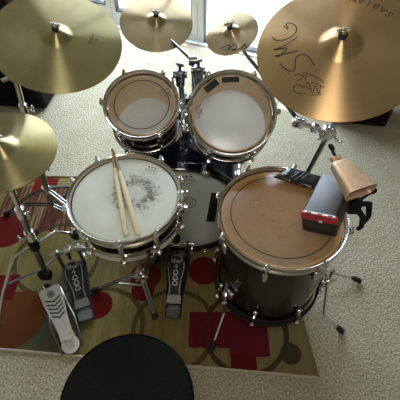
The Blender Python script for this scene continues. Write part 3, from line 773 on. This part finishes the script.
m = MB(); m.tube([hub - (ax1 - ax0).normalized() * 0.02, hub + (ax1 - ax0).normalized() * 0.03], 0.021, 16); m.bm.transform(inv); m.build('leg_hub', BLACK, hs)
for pts in ([hub, V((-0.735, 0.80, 0.245)), V((-0.79, 0.70, 0.13)), V((-0.825, 0.60, 0.016))], [hub, V((-0.60, 0.92, 0.25)), V((-0.48, 0.985, 0.13)), V((-0.41, 1.02, 0.016))], [hub, V((-0.70, 0.90, 0.23)), V((-0.76, 1.00, 0.12)), V((-0.80, 1.09, 0.016))]):
    m = MB(); m.tube(pts, 0.0068, 10); m.bm.transform(inv); lo = m.build('leg', CHROME, hs)
    m = MB(); m.tube([ax0 + V((0, 0, 0.045)), pts[1].lerp(pts[2], 0.75)], 0.0048, 8); m.bm.transform(inv); m.build('strut', STEEL, lo)
    m = MB(); d = (pts[-1] - pts[-2]).normalized(); m.tube([pts[-1] - d * 0.03, pts[-1], pts[-1] + d * 0.010], [0.010, 0.0125, 0.009], 12); m.bm.transform(inv); m.build('rubber_foot', RUBBER, lo)

def pedal_frame(heel, toe, z0=0.022, z1=0.09):
    """local y runs from the heel to the toe up the footboard, local z is its normal"""
    h, t = V((heel[0], heel[1], z0)), V((toe[0], toe[1], z1)); y = (t - h); L = y.length; y.normalize()
    x = y.cross(V((0, 0, 1))).normalized(); n = x.cross(y)
    Mx = Matrix((x, y, n)).transposed().to_4x4(); Mx.translation = h
    return Mx, L

# hi-hat pedal
MP, L = pedal_frame((-0.499, 0.517), (-0.622, 0.738), 0.022, 0.11)
Mi = inv @ MP
m = MB()
outl = [(-0.030, 0.045), (-0.024, 0.075), (-0.030, 0.13), (-0.041, 0.205), (-0.043, L - 0.01), (-0.036, L), (0.036, L), (0.043, L - 0.01), (0.041, 0.205), (0.030, 0.13), (0.024, 0.075), (0.030, 0.045)]
m.prism(outl, 0.007, Mi, 0.002); fb = m.build('footboard', SILVERPLATE, hs)
m = MB(); m.lathe([(0, 0), (0.034, 0), (0.036, 0.003), (0.034, 0.011), (0, 0.012)], 32, Mi @ T(0, 0.022, -0.008)); m.box(0.036, 0.03, 0.010, Mi @ T(0, 0.052, 0.001), 0.002); m.build('heel_plate', SILVERPLATE, hs)
m = MB()
for k in range(5):
    y0 = 0.135 + k * 0.017; hw = 0.026 + 0.0012 * k
    m.prism([(-hw, y0 + 0.012), (0, y0 - 0.002), (hw, y0 + 0.012), (hw, y0 + 0.019), (0, y0 + 0.005), (-hw, y0 + 0.019)], 0.0006, Mi @ T(0, 0, 0.0072))
m.build('chevron_grip', RUBBER, fb)
m = MB(); m.lathe([(0.0, 0.0012), (0.014, 0.0012), (0.015, 0)], 24, Mi @ T(0, L - 0.030, 0.007)); m.build('badge', GREYINK, fb)
m = MB(); m.lathe([(0.0095, 0.0004), (0.0112, 0.0004)], 24, Mi @ T(0, L - 0.030, 0.0083)); m.text('Y', 0.013, lambda x, y: Mi @ V((x, y, 0.0086)), pos=(0, L - 0.030)); m.build('emblem', SILVERPLATE, fb)
m = MB()
for k in range(5): m.box(0.03, 0.0022, 0.001, Mi @ T(0, 0.010 + 0.006 * k, 0.0045))
m.build('tread', GREYMET, hs)
m = MB()
for s in (-1, 1): m.tube([MP @ V((s * 0.04, -0.0, -0.012)), MP @ V((s * 0.048, 0.12, -0.035)), V((-0.65 + s * 0.035, 0.79, 0.016))], 0.0055, 8)
m.bm.transform(inv); m.build('base_frame', STEEL, hs)
m = MB(); m.box(0.020, 0.012, 0.06, Mi @ T(0, L + 0.005, 0.012), 0.003); 
m.build('chain', BLACK, hs)
m = MB(); m.box(0.05, 0.035, 0.05, inv @ T(ax0 + V((0, -0.006, 0.005))), 0.006); m.build('foot_casting', BLACK, hs)

# crash stand behind the bass drum (boom from the tube's top to the cymbal)
B = V((-0.03, 1.52, 0)); cs, inv = thing('cymbal_stand', 'chrome boom stand behind the bass drum holding the brown crash cymbal', 'cymbal stand', T(B))
piv = V((-0.03, 1.51, 0.675)); tip = MC_C @ V((0, 0, -0.03)); d = (piv - tip).normalized()
m = MB(); m.tube([B + V((0, 0, 0.09)), B + V((0, 0, 0.40))], 0.0125, 14); m.bm.transform(inv); m.build('lower_tube', CHROME, cs)
m = MB(); m.tube([B + V((0, 0, 0.40)), piv], 0.0095, 14); m.bm.transform(inv); m.build('upper_tube', CHROME, cs)
collar(cs, inv, B + V((0, 0, 0.40)), V((0, 0, 1)))
m = MB(); m.tube([tip, piv, piv + d * 0.17], [0.006, 0.0085, 0.0085], 12); m.tube([piv - V((0.018, 0, 0)), piv + V((0.018, 0, 0))], 0.02, 16); m.tube([piv + d * 0.10, piv + d * 0.155], 0.013, 14); m.bm.transform(inv); m.build('boom_arm', DARKCHROME, cs)
tip_hardware(cs, inv, MC_C, cz)
tripod(cs, inv, B, V((-0.03, 1.52, 0.20)), [(0.24, 1.60, 0), (-0.05, 1.83, 0), (-0.30, 1.58, 0)], B + V((0, 0, 0.10)))

# right-hand stand behind the floor tom
B = V((0.432, 1.14, 0)); ts, inv = thing('cymbal_stand', 'chrome stand behind the floor tom holding the orange bronze cymbal', 'cymbal stand', T(B))
t1 = V((0.508, 1.152, 0.645))
m = MB(); m.tube([(0.424, 1.14, 0.09), (0.448, 1.143, 0.30)], 0.0135, 14); m.bm.transform(inv); m.build('lower_tube', CHROME, ts)
m = MB(); m.tube([(0.448, 1.143, 0.30), t1], 0.0105, 14); m.bm.transform(inv); m.build('upper_tube', STEEL, ts)
collar(ts, inv, V((0.448, 1.143, 0.30)), t1 - V((0.448, 1.143, 0.30)))
m = MB(); m.tube([t1, V((0.505, 1.14, 0.80)), MC_B @ V((0, 0, -0.045))], 0.0085, 12); m.tube([V((0.488, 1.14, 0.80)), V((0.522, 1.14, 0.80))], 0.019, 14); m.bm.transform(inv); m.build('boom_arm', CHROME, ts)
tip_hardware(ts, inv, MC_B, bz)
tripod(ts, inv, B, V((0.438, 1.142, 0.21)), [(0.62, 1.32, 0), (0.42, 1.42, 0), (0.47, 0.965, 0)], V((0.425, 1.14, 0.10)))

# splash arm clamped on that stand
Bs = V((0.505, 1.15, 0.60)); sa_, inv = thing('cymbal_holder', 'chrome double clamp with an angled rod carrying the small splash cymbal', 'cymbal holder', T(Bs))
c0, c1 = V((0.352, 1.15, 0.640)), V((0.522, 1.148, 0.572)); ax = (c1 - c0).normalized()
m = MB(); m.tube([c0, c1], 0.0095, 14); m.box(0.045, 0.036, 0.036, T(c0.lerp(c1, 0.10)) @ R(0.38, 'Y'), 0.007, 3); m.box(0.05, 0.042, 0.042, T(c0.lerp(c1, 0.82)) @ R(0.38, 'Y'), 0.008, 3)
m.box(0.03, 0.03, 0.03, T(c0.lerp(c1, 0.5)) @ R(0.38, 'Y'), 0.006, 3); m.bm.transform(inv); m.build('clamp', CHROME, sa_)
for q, w in ((0.10, V((0.1, -0.6, 0.8))), (0.62, V((0.1, -0.8, -0.5))), (0.93, V((0.6, -0.8, -0.3))), (0.82, V((0.1, -.5, .9)))):
    p = c0.lerp(c1, q); w.normalize(); m = MB(); m.tube([p, p + w * 0.036], 0.0045, 8); m.ball(p + w * 0.038 + ax * 0.009, 0.008, (1, .7, .7)); m.ball(p + w * 0.038 - ax * 0.009, 0.008, (1, .7, .7)); m.bm.transform(inv); m.build('wing_bolt', CHROME, sa_)
st = MC_S @ V((0, 0, -0.03))
m = MB(); m.tube([c0.lerp(c1, 0.08) + V((0, 0, 0.01)), V((0.235, 1.30, 0.742)), st], [0.0075, 0.0075, 0.006], 12); m.bm.transform(inv); m.build('arm', DARKCHROME, sa_)
tip_hardware(sa_, inv, MC_S, sz, 0.03)

# ------------------------------------------------------------------ snare stand
B = V((-0.243, 0.79, 0)); ss, inv = thing('snare_stand', 'chrome tripod stand cradling the snare drum', 'snare stand', T(B))
hubp = V((-0.238, 0.768, 0.165)); bask = M3 @ V((0, 0, -0.155))
m = MB(); m.tube([V((-0.236, 0.762, 0.08)), hubp, bask], 0.0115, 14); m.tube([hubp - V((0, 0, .02)), hubp + V((0, 0, .03))], 0.02, 14); m.bm.transform(inv); m.build('center_tube', CHROME, ss)
m = MB(); m.box(0.05, 0.05, 0.03, M3 @ T(0, 0, -0.15), 0.008, 3); m.ball((0.0, -0.04, -0.15), 0.014, (1, 1.6, 1), M3); m.bm.transform(inv); m.build('tilter', CHROME, ss)
for a in (math.radians(-62), math.radians(112), math.radians(205)):
    m = MB(); Ma = M3 @ R(a, 'Z')
    m.tube([Ma @ V((0.02, 0, -0.15)), Ma @ V((0.145, 0, -0.142)), Ma @ V((0.188, 0, -0.126)), Ma @ V((0.192, 0, -0.09))], 0.006, 10); m.bm.transform(inv); ao = m.build('basket_arm', CHROME, ss)
    m = MB(); m.tube([Ma @ V((0.170, 0, -0.132)), Ma @ V((0.189, 0, -0.125)), Ma @ V((0.193, 0, -0.098))], 0.0105, 10); m.bm.transform(inv); m.build('grip', RUBBER, ao)
m = MB()
for (x, y, z) in ((0.022, -0.012, 0.0), (-0.02, -0.015, 0.012), (0.012, -0.02, -0.022), (-0.014, -0.014, -0.02)): m.ball(hubp + V((x, y, z)), 0.0105, (1, .7, 1))
m.box(0.04, 0.03, 0.035, T(hubp + V((0, -0.006, 0))), 0.006, 3); m.bm.transform(inv); m.build('height_clamp', CHROME, ss)
for f in ((-0.187, 0.655), (-0.46, 0.775), (-0.20, 0.93)):
    f = V((f[0], f[1], 0.016)); m = MB(); dd = (f - hubp); dd.z = 0; dd.normalize(); sd = V((-dd.y, dd.x, 0)) * 0.006
    for s in (-1, 1): m.tube([hubp + dd * 0.015 + sd * s, hubp.lerp(f, 0.5) + V((0, 0, 0.012)) + sd * s, f + sd * s * .4], 0.0045, 8)
    m.tube([V((-0.236, 0.762, 0.085)), hubp.lerp(f, 0.55)], 0.004, 8); m.bm.transform(inv); lo = m.build('leg', STEEL, ss)
    m = MB(); m.tube([f - dd * 0.035 + V((0, 0, 0.02)), f, f + dd * 0.012 - V((0, 0, .003))], [0.009, 0.0135, 0.010], 12); m.bm.transform(inv); m.build('rubber_foot', RUBBER, lo)

# ------------------------------------------------------------------ bass drum pedals
def kick_pedal(name, label, heel, toe, beater_dir):
    MP, L = pedal_frame(heel, toe, 0.030, 0.10)
    root, inv = thing(name, label, 'pedal', T(heel[0], heel[1], 0) @ R(math.atan2(toe[1] - heel[1], toe[0] - heel[0]) - PI / 2, 'Z'))
    Mi = inv @ MP; D = math.hypot(toe[0] - heel[0], toe[1] - heel[1])
    m = MB(); m.prism([(-0.033, -0.036), (0.033, -0.036), (0.037, 0.06), (0.050, D - 0.02), (0.054, D + 0.05), (-0.054, D + 0.05), (-0.050, D - 0.02), (-0.037, 0.06)], 0.008, T(0, 0, 0.010), 0.002)
    m.build('base_plate', BLACK, root)
    m = MB(); m.prism([(-0.028, -0.036), (-0.017, -0.043), (0.017, -0.043), (0.028, -0.036), (0.030, 0.0), (-0.030, 0.0)], 0.014, T(0, 0, 0.018), 0.004); m.box(0.05, 0.02, 0.012, T(0, 0.004, 0.027), 0.003); m.build('heel_plate', GREYMET, root)
    half = [(0.030, 0.016), (0.030, 0.035), (0.023, 0.06), (0.0225, 0.09), (0.030, 0.13), (0.037, 0.165), (0.036, 0.195), (0.026, L - 0.03), (0.019, L)]
    outl = half + [(-x, y) for x, y in reversed(half)]
    m = MB(); m.prism(outl, 0.007, Mi, 0.0015); fb = m.build('footboard', GREYMET, root)
    inn = [(x - 0.0045, min(max(y, 0.052), L - 0.006)) for x, y in half if y > 0.03]
    m = MB(); m.prism(inn + [(-x, y) for x, y in reversed(inn)], 0.0012, Mi @ T(0, 0, 0.0068)); m.build('black_inlay', BLACK, fb)
    m = MB(); su = lambda x, y: Mi @ V((x, y, 0.0084))
    m.text('dw', 0.030, su, pos=(0, 0.196), sx=1.15); m.text('4', 0.028, su, pos=(0, 0.172), sx=1.2)
    for k in range(3):
        y0 = 0.148 - 0.0235 * k; a = []
        for (x, y) in ((0, 0.0095), (-0.0055, 0.006), (-0.0095, -0.003), (-0.0085, -0.0078), (0, -0.009), (0.0085, -0.0078), (0.0095, -0.003), (0.0055, 0.006), (0, 0.0095)): a.append((x, y0 + y))
        m.ribbon(a, 0.0042, su)
    m.build('lettering', SILVERPLATE, fb)
    # toe frame: two posts, axle, cam, chain, beater, spring
    for s in (-1, 1):
        m = MB(); m.box(0.015, 0.022, 0.135, T(s * 0.045, D + 0.035, 0.085), 0.004); m.build('frame_post', STEEL, root)
    m = MB(); m.tube([(-0.075, D + 0.035, 0.142), (0.075, D + 0.035, 0.142)], 0.006, 12); m.tube([(-0.012, D + 0.035, 0.142), (0.012, D + 0.035, 0.142)], 0.021, 20); m.build('axle', CHROME, root)
    m = MB(); m.box(0.012, 0.007, 0.05, T(0, D + 0.014, 0.122), 0.002); m.build('chain', BLACK, root)
    m = MB()
    pts = [(0.062 + 0.006 * math.cos(k * 1.2), D + 0.035 + 0.006 * math.sin(k * 1.2), 0.045 + k * 0.0019) for k in range(46)]
    m.tube(pts, 0.0014, 5); m.build('spring', CHROME, root)
    return root, inv, D
p1, invp, D = kick_pedal('bass_drum_pedal', 'bass drum pedal at the foot of the bass drum, black board lettered in grey', (-0.112, 0.688), (-0.101, 0.90), 1)
w = p1.matrix_world
m = MB()
m.tube([(0.0, D + 0.035, 0.142), (0.006, D - 0.02, 0.25)], 0.004, 8); m.ball((0.006, D - 0.024, 0.262), 0.019, (1, 1.3, 1)); m.build('beater', FELT, p1)
m = MB(); m.box(0.05, 0.05, 0.014, T(0, D + 0.045, 0.022), 0.004); m.build('hoop_clamp', STEEL, p1)
p2, invp2, D2 = kick_pedal('bass_drum_pedal', 'left-hand remote bass pedal beside the hi-hat pedal, black board lettered in grey', (-0.482, 0.672), (-0.560, 0.868), 0)
m = MB(); a = invp2 @ V((-0.535, 0.905, 0.142)); e = invp2 @ V((-0.195, 0.915, 0.142)); m.tube([a, a.lerp(e, 0.12)], 0.010, 10); m.tube([a.lerp(e, 0.12), a.lerp(e, 0.9)], 0.008, 10); m.tube([a.lerp(e, 0.9), e], 0.010, 10)
m.build('drive_shaft', STEEL, p2)

# ------------------------------------------------------------------ drumsticks on the snare head
def stick(label, a, c):
    a, c = M3 @ V(a), M3 @ V(c); d = c - a; L = d.length
    root, inv = thing('drumstick', label, 'drumstick', frame_z(d, a))
    m = MB(); m.lathe([(0, -0.001), (0.0028, 0.0), (0.0043, 0.005), (0.0040, 0.010), (0.0027, 0.014), (0.0036, 0.03), (0.0052, 0.065), (0.0062, 0.095)], 16); m.build('tip', STICKTIP, root)
    m = MB(); m.lathe([(0.0062, 0.095), (0.0076, 0.13), (0.0084, 0.165), (0.0084, L - 0.004), (0.0062, L - 0.0005), (0, L)], 16); m.build('shaft', STICK, root)
stick('left one of two pale drumsticks lying on the snare head', (-0.067, 0.198, 0.005), (0.0225, -0.1547, -0.001))
stick('right one of two pale drumsticks lying on the snare head', (-0.0556, 0.1752, 0.016), (0.057, -0.1512, -0.001))

# ------------------------------------------------------------------ damper pad, jam block, cowbell and their clamp on the floor tom
zr = 0.5745
def crn(x, y, z=0.0): return V((0.267 + x, 0.769 + y, zr + z))
c0, c1, c2, c3 = crn(-0.012, 0.150), crn(0.050, 0.198), crn(0.160, 0.150), crn(0.122, 0.092)
B = (c0 + c2) / 2
pad, inv = thing('damper_pad', 'shiny black taped pad lying across the far rim of the floor tom', 'damper pad', T(B.x, B.y, zr))
m = MB(); nx, ny = 12, 5; g = []
for lev in (0, 1):
    for j in range(ny + 1):
        row = []
        for i in range(nx + 1):
            s, t = i / nx, j / ny; p = c0.lerp(c3, s).lerp(c1.lerp(c2, s), t)
            rr = math.hypot(p.x - 0.267, p.y - 0.769)
            z = 0.002 if lev == 0 else 0.010 + 0.0018 * math.sin(i * 2.3 + j) + 0.001 * math.cos(j * 3.1 + i * 1.1)
            if lev == 1 and (i in (0, nx) or j in (0, ny)): z = 0.005
            row.append(m.bm.verts.new(inv @ V((p.x, p.y, zr + z))))
        g.append(row)
for lev in (0, 1):
    for j in range(ny):
        for i in range(nx):
            q = lev * (ny + 1) + j; m.face((g[q][i], g[q][i + 1], g[q + 1][i + 1], g[q + 1][i]))
def edge(k): return [g[k * (ny + 1)][i] for i in range(nx + 1)] + [g[k * (ny + 1) + j][nx] for j in range(1, ny + 1)] + [g[k * (ny + 1) + ny][i] for i in range(nx - 1, -1, -1)] + [g[k * (ny + 1) + j][0] for j in range(ny - 1, 0, -1)]
e0, e1 = edge(0), edge(1)
for k in range(len(e0)): m.face((e0[k], e0[(k + 1) % len(e0)], e1[(k + 1) % len(e0)], e1[k]))
m.build('taped_pad', GLOSSTAPE, pad, angle=70)
m = MB()
for s in (0.34, 0.46): 
    pa = c0.lerp(c3, s).lerp(c1.lerp(c2, s), 0.15); pb = c0.lerp(c3, s + .05).lerp(c1.lerp(c2, s + .05), 0.85)
    m.tube([inv @ (pa + V((0, 0, 0.0115))), inv @ (pa.lerp(pb, .5) + V((0.004, 0, 0.0135))), inv @ (pb + V((0, 0, 0.0115)))], 0.0016, 6)
m.build('tape_crease', GREYMET, pad)

# jam block
tl, tr = V((0.284, 0.668, 0.70)), V((0.379, 0.640, 0.70)); xd = V((0.85, -0.45, 0.26)).normalized(); tr = tl + xd * 0.099; yd = V((0.55, 0.82, -0.08)); yd = (yd - xd * yd.dot(xd)).normalized(); zd = xd.cross(yd)
MJ = Matrix((xd, yd, zd)).transposed().to_4x4(); MJ.translation = tl.lerp(tr, 0.5) - zd * 0.076
MJ = MJ @ R(-0.0, 'X')
jam, inv = thing('jam_block', 'black jam block with a red front band, held over the floor tom', 'percussion block', MJ)
JW, JH, JD = 0.099, 0.074, 0.205
m = MB(); m.box(JW, JD, JH, T(0, JD / 2, JH / 2 + 0.002), 0.010, 4)
jb = m.build('block_body', simple('dusty_black_plastic', (0.024, 0.016, 0.010), 0.45, 0, 0.7, 18), jam)
m = MB(); m.box(JW + 0.003, 0.012, 0.024, T(0, 0.0045, JH - 0.008), 0.004, 3); rb_ = m.build('red_band', REDBAND, jam)
m = MB(); m.prism([(-0.043, 0.010), (0.043, 0.010), (0.043, 0.003), (-0.043, 0.003)], 0.0006, T(0, -0.001, JH + 0.0042)); m.build('band_stripe', WHITEPRINT, rb_)
m = MB()
for xx in (-0.028, 0.002, 0.030): m.box(0.013, 0.0006, 0.006, T(xx, -0.0018, JH - 0.001) , 0.0002)
for xx in (-0.028, 0.002, 0.030): m.box(0.012, 0.005, 0.0006, T(xx, 0.0045, JH + 0.0049), 0.0002)
m.build('band_emblem', GREYINK, rb_)
m = MB(); m.box(0.010, 0.0008, 0.008, T(0.006, -0.0017, JH - 0.017), 0.0002); m.build('band_dot', WHITEPRINT, rb_)
m = MB(); m.box(JW - 0.02, 0.004, 0.012, T(0, -0.0, 0.020), 0.001); m.build('sound_slot', RUBBER, jam)

# cowbell
top_c = V((0.398, 0.790, 0.775)); mouth_c = V((0.437, 0.690, 0.765)); yd = (mouth_c - top_c).normalized(); xd = V((0.95, 0.35, 0)); xd = (xd - yd * xd.dot(yd)).normalized(); zd = xd.cross(yd)
if zd.z < 0: zd = -zd; xd = yd.cross(zd)
MK = Matrix((xd, yd, zd)).transposed().to_4x4(); MK.translation = top_c
cow, inv = thing('cowbell', 'tan bronze cowbell with black wing screw above the jam block', 'cowbell', MK)
Lc = (mouth_c - top_c).length + 0.004
def rrect(w, h, y, r, n=5):
    o = []
    for cx, cz, a0 in ((w / 2 - r, h / 2 - r, 0), (-w / 2 + r, h / 2 - r, PI / 2), (-w / 2 + r, -h / 2 + r, PI), (w / 2 - r, -h / 2 + r, 1.5 * PI)):
        for k in range(n + 1): a = a0 + k * PI / 2 / n; o.append((cx + r * math.cos(a), y, cz + r * math.sin(a)))
    return o
m = MB()
loops = [rrect(0.050, 0.024, 0.0, 0.008), rrect(0.058, 0.030, 0.006, 0.010), rrect(0.073, 0.038, Lc * .55, 0.012), rrect(0.090, 0.044, Lc - 0.006, 0.014), rrect(0.094, 0.047, Lc, 0.016),
         rrect(0.091, 0.044, Lc, 0.014), rrect(0.086, 0.040, Lc - 0.006, 0.012), rrect(0.05, 0.024, 0.010, 0.008)]
vv = [[m.bm.verts.new(p) for p in l] for l in loops]; n = len(vv[0])
for A, Bq in zip(vv, vv[1:]):
    for k in range(n): m.face((A[k], A[(k + 1) % n], Bq[(k + 1) % n], Bq[k]))
m.face(vv[0]); m.face(vv[-1])
m.build('bell_body', COPPER, cow, angle=50)
m = MB(); m.box(0.030, 0.028, 0.016, T(0, -0.012, 0.0), 0.004, 3); m.tube([(0, -0.012, -0.03), (0, -0.012, 0.012)], 0.006, 10); m.build('mount_neck', COPPER, cow)
m = MB(); m.tube([(0, -0.020, 0.004), (0, -0.042, 0.012)], 0.0045, 8); m.ball((0, -0.048, 0.016), 0.012, (0.55, 1.2, 0.8)); m.build('wing_screw', BLACK, cow)

# percussion clamp on the rim
B = V((0.476, 0.765, 0.572)); pc, inv = thing('percussion_clamp', 'black claw clamp on the right rim of the floor tom, behind the jam block', 'clamp', T(B))
m = MB(); m.box(0.040, 0.036, 0.060, T(0.008, -0.004, 0.045), 0.010, 3); m.tube([(0.008, -0.004, 0.07), (-0.02, 0.01, 0.12), (-0.075, 0.012, 0.185)], 0.008, 10); m.tube([(0.0, 0, 0.05), (-0.05, -0.015, 0.085)], 0.009, 10)
m.build('clamp_body', BLACK, pc)
m = MB(); m.tube([(0.02, -0.01, 0.06), (0.05, -0.006, 0.055), (0.058, -0.022, 0.015), (0.050, -0.03, -0.012)], [0.010, 0.011, 0.009, 0.006], 10); m.build('jaw', BLACK, pc)
m = MB(); m.tube([(0.01, -0.02, 0.05), (0.022, -0.05, 0.045), (0.026, -0.060, 0.010), (0.020, -0.058, -0.008)], [0.010, 0.010, 0.008, 0.006], 10); m.build('jaw', BLACK, pc)
m = MB(); m.tube([(0.02, 0.0, 0.07), (0.052, 0.014, 0.088)], 0.006, 8); m.ball((0.056, 0.016, 0.090), 0.014, (1.0, 0.5, 1.0)); m.build('wing_screw', BLACK, pc)

# ------------------------------------------------------------------ drum throne
B = V((-0.180, 0.230, 0)); thr, inv = thing('drum_throne', 'round black padded drum stool at the bottom edge', 'stool', T(B))
m = MB(); m.lathe([(0, 0.512), (0.06, 0.516), (0.11, 0.519), (0.145, 0.519), (0.158, 0.515), (0.1625, 0.505), (0.1645, 0.490), (0.163, 0.455), (0.158, 0.447), (0, 0.445)], 96); seat = m.build('seat', BLACKFAB, thr)
m = MB(); m.lathe([(0.1635, 0.510), (0.1660, 0.508), (0.1660, 0.503), (0.1635, 0.501)], 96, closed=True); m.build('piping', BLACK, seat)
m = MB(); m.tube([(0, 0, 0.445), (0, 0, 0.30)], 0.013, 14); m.tube([(0, 0, 0.30), (0, 0, 0.10)], 0.017, 14); m.build('post', CHROME, thr)
for k in range(3):
    a = math.radians(90 + 120 * k); d = V((math.cos(a), math.sin(a), 0))
    m = MB(); m.tube([V((0, 0, 0.27)) + d * .015, d * 0.13 + V((0, 0, 0.17)), d * 0.24 + V((0, 0, 0.016))], 0.008, 10); m.tube([V((0, 0, 0.11)), d * 0.15 + V((0, 0, 0.145))], 0.005, 8); lo = m.build('leg', CHROME, thr)
    m = MB(); m.tube([d * 0.225 + V((0, 0, 0.034)), d * 0.24 + V((0, 0, 0.016)), d * 0.252 + V((0, 0, 0.012))], [0.011, 0.014, 0.010], 12); m.build('rubber_foot', RUBBER, lo)

# ------------------------------------------------------------------ cabinets on the carpet behind
MS = T(-1.0, 2.06, 0) @ R(math.radians(-6), 'Z')
sp, inv = thing('speaker_cabinet', 'tall black speaker cabinet on the carpet at the left behind the hi-hat', 'speaker', MS)
m = MB(); m.box(0.62, 0.42, 1.05, T(-0.31, 0.21, 0.535), 0.022, 3); m.build('cabinet', SPEAKER, sp)
m = MB(); m.box(0.54, 0.012, 0.95, T(-0.31, -0.004, 0.535), 0.008); m.build('grille', BLACKFAB, sp)
for x in (-0.57, -0.05):
    for y in (0.05, 0.37): m = MB(); m.lathe([(0, 0), (0.02, 0), (0.024, 0.012), (0, 0.012)], 16, T(x, y, 0)); m.build('rubber_foot', RUBBER, sp)
a, c = V((1.157, 1.888, 0)), V((1.008, 1.915, 0)); xd = (a - c).normalized(); yd = V((-xd.y, xd.x, 0))
MA = Matrix((xd, yd, V((0, 0, 1)))).transposed().to_4x4(); MA.translation = a
am, inv = thing('amplifier', 'low navy-black amplifier box on the carpet beyond the orange bronze cymbal', 'amplifier', MA)
m = MB(); m.box(0.34, 0.24, 0.34, T(-0.17, 0.12, 0.174), 0.010, 3); m.build('cabinet', NAVY, am)
m = MB(); m.box(0.30, 0.008, 0.24, T(-0.17, -0.003, 0.16), 0.003); m.build('grille', BLACKFAB, am)
m = MB()
for x in (-0.325, -0.015): m.box(0.036, 0.036, 0.036, T(x, 0.013, 0.332), 0.008)
m.build('corner_guard', BLACK, am)
for x in (-0.31, -0.03):
    for y in (0.03, 0.21): m = MB(); m.lathe([(0, 0), (0.012, 0), (0.014, 0.006), (0, 0.006)], 12, T(x, y, 0)); m.build('rubber_foot', RUBBER, am)

# ------------------------------------------------------------------ light
def area(name, loc, tgt, sx, sy, power, color):
    l = bpy.data.lights.new(name, 'AREA'); l.shape = 'RECTANGLE'; l.size = sx; l.size_y = sy; l.energy = power; l.color = color
    o = bpy.data.objects.new(name, l); col.objects.link(o); o.location = loc
    o.rotation_euler = (V(tgt) - V(loc)).to_track_quat('-Z', 'Y').to_euler(); return o
area('sky_light', ROOM @ V((-1.35, VW + 0.35, 1.35)), ROOM @ V((-0.6, 1.3, 0.0)), 2.3, 1.5, 180, (0.77, 0.89, 1.0))
area('ceiling_lamp', (0.0, -0.15, 2.40), (0.0, 0.1, 0), 0.45, 0.45, 11, (1.0, 0.93, 0.82))
s = bpy.data.lights.new('sun', 'SUN'); s.energy = 9.0; s.angle = math.radians(0.4); s.color = (1.0, 0.97, 0.92)
so = bpy.data.objects.new('sun', s); col.objects.link(so)
so.rotation_euler = (V((-0.05, -0.34, -0.94))).to_track_quat('-Z', 'Y').to_euler()
w = bpy.data.worlds.new('sky'); scene.world = w; w.use_nodes = True
nt = w.node_tree; bg = nt.nodes['Background']
sky = nt.nodes.new('ShaderNodeTexSky'); sky.sky_type = 'HOSEK_WILKIE'; sky.sun_direction = (0.05, 0.34, 0.94); sky.turbidity = 4
nt.links.new(sky.outputs[0], bg.inputs[0]); bg.inputs[1].default_value = 0.9

# ------------------------------------------------------------------ camera
cam = bpy.data.cameras.new('camera'); co = bpy.data.objects.new('camera', cam); col.objects.link(co)
cam.sensor_width = 36; cam.sensor_fit = 'HORIZONTAL'; cam.lens = 384 / 400 * 36; cam.clip_start = 0.02
co.location = (0, 0, 1.55); co.rotation_euler = (math.radians(40), 0, 0)
scene.camera = co
scene.view_settings.view_transform = 'Standard'
scene.view_settings.look = 'None'
scene.view_settings.exposure = 0.0
